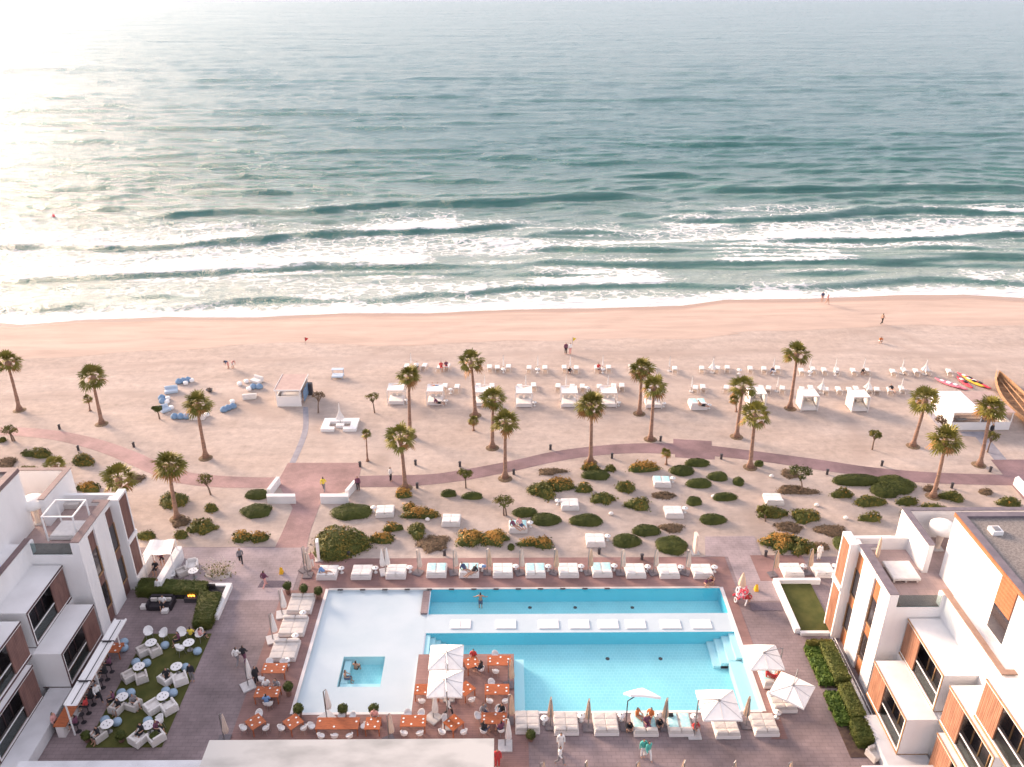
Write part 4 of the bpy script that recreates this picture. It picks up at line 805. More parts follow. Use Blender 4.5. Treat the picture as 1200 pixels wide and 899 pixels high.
def skel(pose,long_sleeve=False,long_leg=True):
    # facing -Y; metres; root pelvis
    st=dict(pelvis=(0,0,.95),waist=(0,0,1.1),chest=(0,.0,1.32),neck=(0,0,1.49),head=(0,-.02,1.62),crown=(0,0,1.71),nose=(0,-.13,1.61),
      shl=(.17,0,1.41),ell=(.23,.02,1.14),wrl=(.24,-.06,.90),hal=(.24,-.09,.81),thl=(.21,-.13,.84),shr=(-.17,0,1.41),elr=(-.23,.02,1.14),wrr=(-.24,-.06,.90),har=(-.24,-.09,.81),thr=(-.21,-.13,.84),
      hipl=(.09,0,.90),knl=(.10,-.02,.49),anl=(.10,.02,.09),tol=(.11,-.16,.04),hipr=(-.09,0,.90),knr=(-.10,-.02,.49),anr=(-.10,.02,.09),tor=(-.11,-.16,.04))
    if pose=='walk': st.update(knl=(.10,-.18,.51),anl=(.10,-.25,.12),tol=(.10,-.42,.07),knr=(-.10,.06,.48),anr=(-.10,.34,.13),tor=(-.10,.22,.04),ell=(.24,.12,1.15),wrl=(.23,.10,.92),hal=(.23,.08,.83),thl=(.21,.03,.86),elr=(-.24,-.08,1.14),wrr=(-.22,-.26,.98),har=(-.21,-.33,.92),thr=(-.18,-.34,.95))
    if pose=='bend': 
        for k,v in dict(waist=(0,-.12,1.06),chest=(0,-.30,1.14),neck=(0,-.42,1.2),head=(0,-.54,1.24),crown=(0,-.62,1.25),nose=(0,-.56,1.14),shl=(.17,-.36,1.16),ell=(.2,-.40,.9),wrl=(.17,-.45,.68),hal=(.16,-.47,.6),thl=(.13,-.5,.62),shr=(-.17,-.36,1.16),elr=(-.2,-.40,.9),wrr=(-.17,-.45,.68),har=(-.16,-.47,.6),thr=(-.13,-.5,.62)).items(): st[k]=v
    if pose=='sit':
        for k in list(st):
            x,y,z=st[k]; st[k]=(x,y,z-.40)
        st.update(pelvis=(0,0,.55),hipl=(.09,-.02,.53),hipr=(-.09,-.02,.53),knl=(.13,-.44,.53),anl=(.13,-.44,.10),tol=(.13,-.62,.05),knr=(-.13,-.44,.53),anr=(-.13,-.42,.10),tor=(-.13,-.6,.05),ell=(.25,-.06,.78),wrl=(.17,-.30,.74),hal=(.14,-.38,.75),thl=(.11,-.36,.79),elr=(-.25,-.06,.78),wrr=(-.17,-.30,.74),har=(-.14,-.38,.75),thr=(-.11,-.36,.79))
    if pose=='lounge': # legs stretched out, torso leaning back
        st.update(pelvis=(0,0,.13),waist=(0,.10,.24),chest=(0,.26,.40),neck=(0,.38,.53),head=(0,.42,.66),crown=(0,.46,.74),nose=(0,.31,.68),shl=(.17,.33,.46),ell=(.28,.30,.24),wrl=(.26,.08,.17),hal=(.24,.0,.16),thl=(.2,.0,.19),shr=(-.17,.33,.46),elr=(-.28,.30,.24),wrr=(-.26,.08,.17),har=(-.24,.0,.16),thr=(-.2,.0,.19),
          hipl=(.09,-.05,.13),knl=(.12,-.44,.26),anl=(.11,-.84,.09),tol=(.12,-.92,.2),hipr=(-.09,-.05,.13),knr=(-.10,-.46,.14),anr=(-.10,-.88,.09),tor=(-.12,-.96,.2))
    if pose=='crouch':
        st.update(pelvis=(0,.1,.32),waist=(0,.04,.46),chest=(0,-.08,.66),neck=(0,-.14,.82),head=(0,-.2,.94),crown=(0,-.2,1.03),nose=(0,-.31,.91),shl=(.17,-.1,.74),ell=(.22,-.28,.56),wrl=(.14,-.44,.5),hal=(.12,-.5,.46),thl=(.08,-.5,.5),shr=(-.17,-.1,.74),elr=(-.22,-.28,.56),wrr=(-.14,-.44,.5),har=(-.12,-.5,.46),thr=(-.08,-.5,.5),
          hipl=(.09,.08,.3),knl=(.16,-.28,.46),anl=(.13,-.04,.09),tol=(.13,-.22,.04),hipr=(-.09,.08,.3),knr=(-.16,-.28,.46),anr=(-.13,-.04,.09),tor=(-.13,-.22,.04))
    if pose=='wade':
        st.update(ell=(.40,-.05,1.22),wrl=(.56,-.18,1.12),hal=(.62,-.22,1.10),thl=(.58,-.27,1.12),elr=(-.38,-.05,1.22),wrr=(-.54,-.2,1.12),har=(-.60,-.25,1.10),thr=(-.56,-.3,1.12))
    Ed=[('pelvis','waist'),('waist','chest'),('chest','neck'),('neck','head'),('head','crown'),('head','nose')]
    for q in 'lr': Ed+=[('chest','sh'+q),('sh'+q,'el'+q),('el'+q,'wr'+q),('wr'+q,'ha'+q),('wr'+q,'th'+q),('pelvis','hip'+q),('hip'+q,'kn'+q),('kn'+q,'an'+q),('an'+q,'to'+q)]
    rad=dict(pelvis=(.15,.11),waist=(.13,.10),chest=(.15,.11),neck=.055,head=(.085,.10),crown=.06,nose=.018)
    for q in 'lr': rad.update({'sh'+q:.062,'el'+q:.045,'wr'+q:.03,'ha'+q:(.042,.02),'th'+q:.012,'hip'+q:.095,'kn'+q:.06,'an'+q:.042,'to'+q:(.042,.028)})
    rg={('pelvis','waist'):'top',('waist','chest'):'top',('chest','neck'):'top',('neck','head'):'head',('head','crown'):'head',('head','nose'):'face'}
    for q in 'lr':
        rg[('chest','sh'+q)]='top'; rg[('sh'+q,'el'+q)]='top'; rg[('pelvis','hip'+q)]='trousers'; rg[('hip'+q,'kn'+q)]='trousers'
        if long_leg: rg[('kn'+q,'an'+q)]='trousers'
        if long_sleeve: rg[('el'+q,'wr'+q)]='top'
    return st,Ed,rad,rg
PM={}
def pmesh(pose,lng):
    if (pose,lng) not in PM: PM[(pose,lng)]=person_mesh(pose,*skel(pose,lng,lng))
    return PM[(pose,lng)]
def person(label,px,py,pose='stand',top='c_white',low='c_navy',rz=0,z=0,lng=True,hair='hair',at=None,group=None):
    x,y=at if at else G(px,py,z); D=pmesh(pose,lng); b=bpy.data.objects.new('person',D['body']); COL.objects.link(b); b.location=(x,y,z); b.rotation_euler=(0,0,rz); tag(b,label,'person',group)
    for part,m in (('top',top),('trousers',low),('hair',hair)):
        if part in D and m:
            c=bpy.data.objects.new({'top':'shirt','trousers':'trousers','hair':'hair'}[part],D[part]); COL.objects.link(c); c.parent=b; c.material_slots[0].link='OBJECT'; c.material_slots[0].material=M[m]
    return b
# ================================================================ FURNITURE PROTOTYPES
def proto(name,cat,group,parts):
    t=thing(name,'x',cat,(0,0,-50),0,group)
    for n,m,mb,*sm in parts: mb.build(n,m,t,bool(sm))
    return t
def b_(*boxes):
    mb=MB()
    for q in boxes: mb.box(*q)
    return mb
def c_(*boxes):
    mb=MB()
    for q in boxes: mb.cush(*q)
    return mb
def seams(w,d,z,nx,ny):
    mb=MB()
    for i in range(nx):
        for j in range(ny): mb.cush(-w/2+i*w/nx,-w/2+(i+1)*w/nx-.012,-d/2+j*d/ny,-d/2+(j+1)*d/ny-.012,z,z+.13,.035)
    return mb
# double daybed, raised back at the sea side (back=+1) or at the near side (-1)
def daybed(name,w,d,back,fab,towel=None):
    ps=[('base','base',b_((-w/2,w/2,-d/2,d/2,.03,.30))),('mattress',fab,seams(w-.06,d-.04,.30,2,3))]
    mb=MB(); yb=back*(d/2-.22)
    for i in (0,1): mb.cush(-w/2+.05+i*(w/2-.03),-w/2+.05+i*(w/2-.03)+w/2-.08,yb-.17,yb+.17,.435,.60,.06,0)
    ps.append(('backrest',fab,mb))
    t=proto(name,'daybed',None,ps)
    if towel:
        mb=MB()
        for i in (0,1): mb.cush(-w/2+.08+i*(w/2),-w/2+w/2-.12+i*(w/2),-d/2+.2,d/2-.1,.44,.47,.008)
        mb.build('towel','cyan',t)
    return t
DB=daybed('daybed',1.72,1.62,-1,'fabric'); DBc=daybed('daybed',1.72,1.62,-1,'fabric',1); DL=daybed('daybed',2.0,2.0,1,'greyfab'); DR=daybed('daybed',1.68,1.75,-1,'greyfab'); DRc=daybed('daybed',1.68,1.75,-1,'greyfab',1)
def side_table():
    mb=MB(); mb.lathe([(.20,0),(.05,.05),(.05,.42),(.27,.46),(.28,.50)],12); a=MB(); a.lathe([(.06,0),(.07,.02),(.04,.08)],8,(.03,.02,.50))
    return proto('side_table','side table',None,[('table','plastic',mb,1),('ashtray','metal',a)])
ST=side_table()
def table_round(r=.42):
    mb=MB(); mb.lathe([(r,.70),(r+.01,.72),(r,.74)],18); l=MB(); l.lathe([(.24,0),(.05,.04),(.045,.70)],10)
    it=MB(); 
    for a in range(4): it.lathe([(.03,0),(.035,.05)],6,(.2*math.cos(a*1.7),.2*math.sin(a*1.7),.741))
    return proto('round_table','table',None,[('tabletop','plastic',mb),('pedestal','metal',l),('glassware','metal',it)])
RT=table_round()
def table_wood(w,d,n):
    mb=MB()
    k=int(d/.14); 
    for j in range(k): mb.box(-w/2,w/2,-d/2+j*d/k,-d/2+(j+1)*d/k-.008,.71,.75)
    lg=[('leg','table',b_((x,x+.06,y,y+.06,0,.71))) for x in (-w/2+.04,w/2-.10) for y in (-d/2+.04,d/2-.10)]
    pls=[]
    for i in range(n):
        a=i/n*6.283+.4; pl=MB(); pls.append(('place_setting','plastic',pl)); pl.lathe([(.05,0),(.075,.012)],10,((w/2-.2)*max(-1,min(1,1.3*math.cos(a))),(d/2-.19)*math.sin(a)*1.0,.752))
    return proto('dining_table','table',None,[('tabletop','table',mb)]+lg+(pls))
TW=table_wood(1.75,1.0,6); TQ=table_wood(1.05,1.05,4); TL=table_wood(2.9,1.0,3)
def chair_shell():
    mb=MB(); n=14; o=[];f=[]
    # bucket seat
    mb.lathe([(.16,.40),(.24,.42),(.25,.46)],12,sy=.95)
    bk=MB()
    for i in range(n+1):
        a=R(-15+210*i/n); h=.46+.30*(.35+.65*max(0,math.sin(a))); 
        for (r,z) in ((.235,.44),(.27,h),(.245,h),(.21,.44)): bk.v.append((r*math.cos(a),r*math.sin(a),z))
    for i in range(n):
        for k in range(4): bk.f.append((i*4+k,i*4+(k+1)%4,i*4+4+(k+1)%4,i*4+4+k)); bk.m.append(0)
    L=[]
    for sx in (-1,1):
        for sy in (-1,1): q=MB(); q.tube([(sx*.2,sy*.2,0),(sx*.15,sy*.13,.41)],.014,5); L.append(('leg','metal',q))
    return proto('dining_chair','chair',None,[('seat','plastic',mb),('backrest','plastic',bk)]+L)
CH=chair_shell()
def armch(name,f,w=.85):
    return proto(name,'armchair',None,[('seat',f,c_((-w/2+.14,w/2-.14,-w/2,w/2-.16,.10,.42,.05))),('armrest',f,c_((-w/2,-w/2+.15,-w/2,w/2,.03,.60,.04))),('armrest',f,c_((w/2-.15,w/2,-w/2,w/2,.03,.60,.04))),('backrest',f,c_((-w/2+.151,w/2-.151,w/2-.17,w/2,.03,.74,.04)))])
AC=armch('armchair','fabric',1.0); AP=armch('armchair','greyfab',.85)
def pouf():
    mb=MB(); mb.lathe([(.24,0),(.31,.08),(.33,.22),(.29,.36),(.12,.42)],14); return proto('pouf','pouf',None,[('cover','poufblue',mb,1)])
PF=pouf()
def lounger(back='fabric'):
    fr=MB(); fr.box(-.32,-.28,-1,.95,.26,.31); fr.box(.28,.32,-1,.95,.26,.31); fr.box(-.28,.28,.92,.96,.26,.31); 
    mt=MB(); mt.cush(-.29,.29,-.30,.95,.31,.37,.02)
    bk=MB(); c=.02; p=[(-.30,-.30,.34),(.30,-.30,.34),(.30,-.92,.80),(-.30,-.92,.80)]; q=[(a,b-.05,z-.06) for a,b,z in p]
    bk.add(p+q,[(0,1,2,3),(7,6,5,4),(0,4,5,1),(1,5,6,2),(2,6,7,3),(3,7,4,0)])
    ps=[('frame','base',fr),('seat_cushion',back,mt),('backrest',back,bk)]
    for x in (-.30,.30):
        for y in (-.75,.8): g=MB(); g.box(x-.025,x+.025,y-.03,y+.03,0,.26); ps.append(('leg','base',g))
    return proto('sun_lounger','sun lounger',None,ps)
LG=lounger()
def closed_parasol(name,cloth,h,wid,basem='slab',mast=True,bs=.35,double=False,spread=0.):
    ps=[]; mb=MB(); mb.tube([(0,0,0),(0,0,h)],.03,7); 
    cx=.0
    if mast:   # cantilever: mast, top arm and hanging canopy beside it
        mb=MB(); mb.tube([(0,0,0),(0.0,0,h*.97)],.045,7); mb.tube([(0,0,h*.97),(.16,-.05,h+.04)],.03,6); cx=.22
    ps.append(('pole','metal',mb))
    def cone(cx):
        cn=MB(); n=16; prof=[(.03,h*.99),(wid*.35,h*.86),(wid*.62,h*.62),(wid*.9+spread*.5,h*.40),(wid*.78+spread,h*.30)]
        for r,z in prof:
            for k in range(n):
                rr=r*(1 if k%2 else .62); cn.v.append((cx+rr*math.cos(2*math.pi*k/n),rr*math.sin(2*math.pi*k/n),z))
        for i in range(len(prof)-1):
            for k in range(n): cn.f.append((i*n+k,(i+1)*n+k,(i+1)*n+(k+1)%n,i*n+(k+1)%n)); cn.m.append(0)
        cn.f.append(tuple(range(4*n,5*n))); cn.m.append(0)
        return cn
    ps.append(('canopy',cloth,cone(cx)))
    if double: ps.append(('canopy',cloth,cone(-cx)))
    ps.append(('base',basem,b_((-bs,bs,-bs,bs,0,.10))))
    return proto(name,'parasol',None,ps)
UA=closed_parasol('closed_parasol','pale',2.5,.24,'dslab',bs=.40); UB=closed_parasol('closed_parasol','tan',2.6,.26,'dslab',bs=.35); UC=closed_parasol('closed_parasol','canvas',2.6,.27,'slab',bs=.48)
UD=closed_parasol('closed_parasol','canvas',2.6,.27,'slab',double=True,bs=.5); UE=closed_parasol('beach_parasol','canvas',2.15,.13,'slab',mast=False,bs=.22); UF=closed_parasol('beach_parasol','canvas',2.2,.2,'slab',mast=False,bs=.25,spread=.42)
def open_parasol(side=2.6,h=2.55):
    ps=[]; cv=MB(); n=8; top=h+.42; r=side/2
    rim=[(r,0),(r,r),(0,r),(-r,r),(-r,0),(-r,-r),(0,-r),(r,-r)]
    V=[(0,0,top)]; 
    for q in (.5,1.):
        for x,y in rim: V.append((x*q,y*q,top-.42*q**1.15-(.05 if (q==1 and x*y==0) else 0)*-1))
    F_=[(0,1+k,1+(k+1)%8) for k in range(8)]+[(1+k,9+k,9+(k+1)%8,1+(k+1)%8) for k in range(8)]
    cv.add(V,F_); va=[];fa=[]
    for k in range(8):
        a,b=V[9+k],V[9+(k+1)%8]; cv.quad(a,b,(b[0]*.995,b[1]*.995,b[2]-.13),(a[0]*.995,a[1]*.995,a[2]-.13))
    ps.append(('canopy','canvas',cv))
    for k in range(8):
        x,y=rim[k]; g=MB(); z1=top-.42-.03; g.tube([(0,0,top+.012),(x*.5,y*.5,V[1+k][2]+.012),(x*.99,y*.99,V[9+k][2]+.012)],.012,4); ps.append(('rib','metal',g))
    g=MB(); g.lathe([(.1,0),(.09,.06),(.02,.1)],8,(0,0,top)); ps.append(('hub','metal',g))
    g=MB(); g.tube([(-r*1.12,-.2,0),(-r*1.12,-.2,top+.25)],.045,7); g.tube([(-r*1.12,-.2,top+.25),(0,0,top+.08)],.03,6); ps.append(('mast','metal',g))
    ps.append(('base','slab',b_((-r*1.12-.45,-r*1.12+.45,-.65,.25,0,.1))))
    return proto('open_parasol','parasol',None,ps)
OP=open_parasol()
def pot_tree(name,r,h,cl=True):
    t=thing(name,'x','potted plant',(0,0,-50)); mb=MB(); mb.lathe([(.17,0),(.24,.42),(.25,.45),(.21,.44)],12); mb.build('pot','pot',t); mb=MB(); mb.tube([(0,0,.4),(0,0,h)],.03,6); mb.build('stem','bark',t)
    V=[];Fc=[]; n=420; p=RNG.normal(size=(n,3)); p/=np.linalg.norm(p,axis=1)[:,None]; nr=p.copy(); p=p*r*(.7+.35*RNG.random((n,1)))+np.array([0,0,h]); leaves(V,Fc,p,nr,.075,.65)
    b=MB(); b.ball((0,0,h),r*.75,1,8); V.append(np.array(b.v)); o=sum(len(v) for v in V[:-1]); Fc.append(np.array([f for f in b.f if len(f)==4])+o); npmesh('foliage',np.concatenate(V),np.concatenate(Fc),'clip',t); return t
PT=pot_tree('potted_shrub',.36,.85); PS=pot_tree('potted_shrub',.34,.55)
# ================================================================ FURNITURE PLACEMENT
def row(pr_list,name_fn,pts,grp,rz=0,z=.03):
    for i,(p,q) in enumerate(zip(pr_list,pts)): inst(p,name_fn(i),(*G(*q),z),rz,grp)
def base_from_visual(px,cy,h,d): # pixel centre of the visible box (front + top) -> ground centre
    s=SC(cy); return G(px,cy+h*s*.4)
BK=[(384.6,671,0),(424.6,670.6,0),(465,670,0),(512,668.5,1),(550,668.5,1),(589.4,668.6,0),(627.4,668.6,1),(666,668.5,0),(705,668,1),(744,669,0),(783,669.4,0),(822.4,669.6,0)]
for i,(x,y,c) in enumerate(BK):
    L_=base_from_visual(x,y,.5,1.6); inst(DBc if c else DB,('white daybed with turquoise towels' if c else 'bare cream double daybed')+' in the row behind the pool, %s from the left'%ordn(i+1),(*L_,.03),0,'daybeds in the row behind the pool')
    if i!=3:
        inst(ST,'small white side table right of the %s daybed behind the pool'%ordn(i+1),(L_[0]+1.12,L_[1]+.25,.03),i*.7,'side tables behind the pool')
for x,y,l in ((927.3,668.5,'left one of the two daybeds behind the walled lawn'),(964,668.5,'right one of the two daybeds behind the walled lawn')):
    L_=base_from_visual(x,y,.5,1.6); inst(DB,'cream double daybed, '+l,(*L_,.03),0,'daybeds behind the walled lawn'); inst(ST,'small white side table at the '+l,(L_[0]+1.1,L_[1]+.3,.03),0,'side tables behind the walled lawn')
UP=[(361,675,UA),(452,671,UD),(490,672,UA),(532,672,UA),(571,672,UB),(609,672,UA),(649,672,UB),(689,672,UB),(727,672,UA),(765.5,672,UA),(803,672,UA)]
for i,(x,y,u) in enumerate(UP): inst(u,('closed twin white parasol' if u is UD else 'closed orange-tinted parasol' if u is UB else 'closed pale parasol')+' behind the pool, %s from the left'%ordn(i+1),(*G(x,y),.03),[0,.3,-.4,.2][i%4],'closed parasols behind the pool')
for x,y,l in ((905,674,'closed orange-tinted parasol with a dark base left of the daybeds by the walled lawn'),(945,672,'closed orange-tinted parasol between the two daybeds by the walled lawn')): inst(UB,l,(*G(x,y),.03),.2,'closed parasols by the walled lawn')
inst(UA,'closed pale parasol at the left end of the pool deck beside the white panel',(*G(357,669),.03),.9)
GD=[(451.6,599,'left of the golden shrubs',-1),(529,609.5,'between two small side tables in the left middle garden',0),(607,617,'holding two guests beside a golden shrub',1),(667.6,591,'with its side table on the left in the central garden',-1),(697.5,633,'nearest the rear parasols in the central garden',1),(775.5,564.5,'nearest the promenade in the central garden',1),(789,600,'in front of a dry brown shrub in the central garden',1),(906,585,'in the right garden beside a green shrub',0)]
for i,(x,y,l,sd) in enumerate(GD):
    L_=base_from_visual(x,y,.5,1.6); inst(DBc if i in (2,5) else DB,'white double daybed on sand, '+l,(*L_,0),[.05,-.03,0,0,-.02,-.06,-.02,-.05][i],'daybeds in the sand garden')
    if sd: inst(ST,'small white side table at the daybed '+l.replace('with its side table on the left ','third from left ').replace('in front of a dry brown','by a dry brown').replace('central garden','middle garden'),(L_[0]+sd*1.15,L_[1]+.3,0),0,'side tables in the sand garden')
LC=[(353.4,708,'rear'),(344.5,734,'middle'),(334.4,762,'front')]
for i,(x,y,l) in enumerate(LC):
    L_=base_from_visual(x,y,.5,2); inst(DL,'cream square daybed left of the pool, the %s one of three'%l,(*L_,.03),0,'daybeds left of the pool'); inst(ST,'small white side table in front of the %s daybed left of the pool'%l,(L_[0]+.45,L_[1]-1.3,.03),0,'side tables left of the pool')
for x,y,u,rz,l in ((331,721,UC,.2,'closed white parasol on a pale slab beside the rear left daybed'),(320,750,UC,.4,'closed white parasol on a pale slab beside the middle left daybed'),(291,805,UC,.6,'closed white parasol on a pale slab left of the red table'),(383,842,UC,.78,'closed wide parasol at the near edge of the white shallow pool'),(508,842,UC,-.7,'closed double parasol on a turned slab in front of the open square parasols'),(596,804,UB,.1,'closed beige parasol in the rear right corner of the dining deck'),(596,846,UB,0,'closed beige parasol on a dark base at the right of the dining deck'),(592,875,UC,0,'closed beige parasol on a pale slab nearest the pavilion roof corner'),(263,868,UA,0,'slim closed parasol at the left corner of the pavilion roof'),(456,869,UA,.5,'closed parasol rising behind the pavilion roof edge near the long wood table')):
    inst(u,l,(*G(x,y),.03),rz,'closed parasols around the dining deck')
RB=[(618,846,0,'left'),(663,847.5,0,'second from left'),(709.4,848,0,'third from left'),(755,849,1,'fourth from left, with guests'),(795.7,849,1,'fifth from left'),(849.6,851.5,0,'sixth from left, half under a parasol'),(894.8,849,0,'right')]
for i,(x,y,c,l) in enumerate(RB):
    L_=base_from_visual(x,y,.5,1.7); L_=(L_[0],min(L_[1],42.05)); inst(DRc if c else DR,('grey cream daybed with turquoise towels' if c else 'grey cream daybed')+' at the near pool edge, '+l,(*L_,.03),0,'daybeds at the near pool edge')
for x,y,l,c in ((904.5,794,'with guests under the open parasol',1),(916,822,'under the tilted open parasol',0)):
    L_=base_from_visual(x,y,.5,1.7); inst(DRc if c else DR,'daybed on the right side of the pool '+l,(*L_,.03),0,'daybeds right of the pool')
for i,(x,y) in enumerate(((638,848),(681,845),(728,844),(770,844),(813,846),(866,842),(910,841))): inst(ST,'white side table among the near pool edge daybeds, %s from the left'%ordn(i+1),(*G(x,y),.03),i,'side tables at the near pool edge')
for i,(x,y) in enumerate(((645,852),(689,854),(779,853),(874,851))): inst(UB,'closed beige parasol between the daybeds at the near pool edge, %s from the left'%ordn(i+1),(*G(x,y),.03),1.57,'closed parasols at the near pool edge')
for i,(x) in enumerate((633,684,743,798,855,918)): inst(UB,'tip of a closed beige parasol at the bottom picture edge, %s from the left'%ordn(i+1),(*G(x,927),.012),[.2,1,.6,1.4,.9,.4][i],'closed parasols along the bottom edge')
for px,py,rz,tl,l in ((523,768,1.57,0,'rear one of the two open square parasols on the dining deck'),(522,799,1.57,0,'front one of the two open square parasols on the dining deck'),(895,768,3.14,0,'open square parasol at the right pool side near the steps'),(929,806,-2.2,.10,'turned open square parasol at the right with a dark base'),(842.5,824,0,0,'open square parasol over the sixth daybed at the near pool edge')):
    x,y=G(px,py,2.75); o=inst(OP,l,(x,y,.03),rz,'open square parasols'); o.scale=(.93 if py<820 else 1,)*2+(1,)
bx,by=G(733,853); cxx,cyy=G(748,818,2.35); t=thing('open_parasol','tilted open parasol seen edge on above the guests at the near pool edge','parasol',(bx,by,.03)); g=MB(); g.tube([(0,0,0),(0,0,2.5),((cxx-bx)*.9,cyy-by,2.6)],.04,7); g.build('mast','darkmetal',t); b_((-.35,.35,-.35,.35,0,.1)).build('base','dslab',t)
oc=[c for c in OP.children if c.name.startswith('canopy')][0].copy(); COL.objects.link(oc); oc.parent=t; oc.rotation_euler=(-.75,.12,0); oc.scale=(.8,.8,1.1); oc.location=(cxx-bx,cyy-by-1.9,.55)
for x,y in ((338,696),): pass
for i,(x,y,p,l) in enumerate(((338,696,PT,'left one of three round potted shrubs at the upper left pool corner'),(357,699,PT,'middle one of three round potted shrubs at the upper left pool corner'),(374,702,PT,'right one of three round potted shrubs at the upper left pool corner'),(339,815,PT,'round potted shrub right of the red table'),(351,841,PT,'round potted shrub at the front left corner of the shallow pool'),(403,841,PT,'round potted shrub behind the long wood table'),(439,841,PT,'potted shrub at the right end of the shallow pool front'),(622,868,PS,'dark round potted shrub in front of the left near edge daybed'),(103,869,PS,'dark potted shrub at the left front of the lawn lounge'),(143,869,PS,'dark potted shrub at the middle front of the lawn lounge'),(183,870,PS,'dark potted shrub at the right front of the lawn lounge'))): inst(p,l,(*G(x,y),.03),i,'round potted shrubs')
# dining tables: (px,py,proto,rot,label,chairs[(dx,dy)],people)
DT=[(323,792,TW,0,'red orange table before the left daybeds',[(-.55,.78),(.4,.78),(-.75,-.78)],[]),(315,820,TW,0,'orange guest table left of the pool',[(.3,-.8)],[(-.3,.75,'c_white'),(.45,.7,'c_grey'),(.1,-.75,'c_blue')]),
(301,855,TQ,.78,'left turned orange table by the pavilion roof',[(-.75,-.3),(.75,-.3),(0,.85)],[]),(345,855,TQ,.78,'second turned orange table by the pavilion roof',[(-.75,-.3),(.75,-.3),(0,.85)],[]),
(397,857,TL,0,'long wood table behind the pavilion roof',[(-1.8,0),(1.75,0),(.1,.8),(.85,.8),(-1.,-.8),(-.1,-.8),(.9,-.8)],[]),(438,857,TQ,0,'small wood table with a rear planter',[(0,.1)] and [],[(0,.75,'c_pink')]),
(485,854,TW,0,'four seat orange table behind the pavilion roof',[(-.45,.8),(.45,.8),(-.55,-.8),(.5,-.8)],[]),(532,856,TQ,.78,'turned orange table near the pavilion roof corner',[(-.6,.55),(-.75,-.55),(.7,-.55)],[]),
(546,816,TQ,.78,'turned orange table right of the front parasol',[(-.75,-.35),(.45,-.75)],[]),(585,783,TW,0,'bare orange table at the deck rear corner',[(-.3,.8),(-.25,-.8)],[]),(582.5,817,TW,0,'set orange table at the deck right edge',[(-.4,.8),(-.5,-.8),(.6,-.8)],[]),
(579,851,TW,0,'crowded orange table on the deck',[(-1.1,.4),(.3,.95)],[(-.75,.8,'c_grey'),(.55,.8,'c_black'),(-.7,-.8,'c_black'),(.5,-.75,'c_plum')]),(523,784,TW,0,'orange table between the two open parasols',[],[]),(553,785,TQ,.4,'small orange table beside the rear parasol',[(-.75,-.4)],[(.1,.75,'c_red'),(.7,-.4,'c_black')]),(501,817,TW,0,'half hidden orange table under the parasols',[(-.3,-.8),(1.1,-.4)],[])]
def side_word(dx,dy): return ('far ' if dy>.2 else 'near ' if dy<-.2 else '')+('left' if dx<-.2 else 'right' if dx>.2 else 'middle')
for px,py,tp,rz,l,cs,pp in DT:
    x,y=G(px,py); inst(tp,l,(x,y,.03),rz,'orange dining tables')
    for k,(dx,dy) in enumerate(cs): inst(CH,'white chair at the %s of the %s'%(side_word(dx,dy),l),(x+dx,y+dy,.03),math.atan2(dy,dx)-math.pi/2,'white chairs on the dining deck')
    for k,(dx,dy,c) in enumerate(pp):
        inst(CH,'taken chair at the %s of the %s'%(side_word(dx,dy),l),(x+dx,y+dy,.03),math.atan2(dy,dx)-math.pi/2,'white chairs on the dining deck')
        person('guest in %s at %s of the %s'%({'c_white':'white','c_grey':'grey','c_blue':'blue','c_black':'black','c_plum':'dark purple','c_pink':'pink','c_red':'red'}[c],side_word(dx,dy),l),0,0,'sit',c,'c_navy',math.atan2(dy,dx)-math.pi/2,.03,False,at=(x+dx,y+dy),group='diners')
# lawn lounge sets
def ring(px,py,l,arm,pf,ch,ap=AP):
    x,y=G(px,py); inst(RT,'round white table on the '+l,(x,y,.05),.3,'round white tables on the lawn')
    for (a,b) in arm:
        q=G(a,b+4); inst(ap,('large white armchair' if ap is AC else 'small cream armchair')+' at %s of the round table, %s'%(side_word(q[0]-x,q[1]-y),l),(*q,.05),math.atan2(q[1]-y,q[0]-x)-math.pi/2,'armchairs on the lawn')
    for k,(a,b) in enumerate(pf):
        q=G(a,b+2); inst(PF,'blue grey pouf at %s of the round table, %s'%(side_word(q[0]-x,q[1]-y),l),(*q,.05),0,'blue poufs on the lawn')
    for (a,b) in ch:
        q=G(a,b+3); o=inst(CH,'round white chair at %s of the round table, %s'%(side_word(q[0]-x,q[1]-y),l),(*q,.05),math.atan2(q[1]-y,q[0]-x)-math.pi/2,'round white chairs on the lawn',1.35)
ring(179,762,'lawn rear left',[(168.7,763),(182.4,763)],[(194,757)],[(176,746),(193,748)])
ring(223,762,'lawn rear right',[],[(232,764)],[(215,747),(235,748),(213,764)])
ring(165,790,'lawn left second from rear',[(152,793),(167,794)],[(160,777),(172.5,778)],[])
ring(208.8,790,'lawn right second from rear',[(196.8,795),(212,796)],[(218,783)],[],AC)
ring(145.4,826,'lawn left third from rear',[(138,830),(158,826)],[(143,813),(154,813)],[])
ring(193,825,'lawn right third from rear',[(180,829),(199,829)],[(195,811),(203.5,813)],[],AC)
ring(128,858,'lawn front left',[(117,862)],[(124,845),(138,847)],[])
ring(176.5,859,'lawn front right',[(163.4,866),(184,864)],[(174,846)],[(188,850)],AC)
o=inst(TQ,'small table beside two blue poufs near the awning',(*G(137,768),.03),0); 
for x,y,l in ((146,752,'rear'),(146,759,'front')): inst(PF,'blue grey pouf beside the table near the awning, the %s one'%l,(*G(x,y+3),.03),0,'blue poufs near the awning')
# terrace furniture behind the hedge
inst(AC,'pale lounge chair on the terrace left of the driftwood planting',(*G(226,666),.03),.3)
inst(AP,'armchair with a blue cushion behind the long hedge',(*G(214,674),.03),-.9); inst(RT,'round white table beside the pale lounge chair on the upper left terrace',(*G(228,677),.03),0)
inst(CH,'white chair half hidden by the long hedge',(*G(203,679),.03),0)
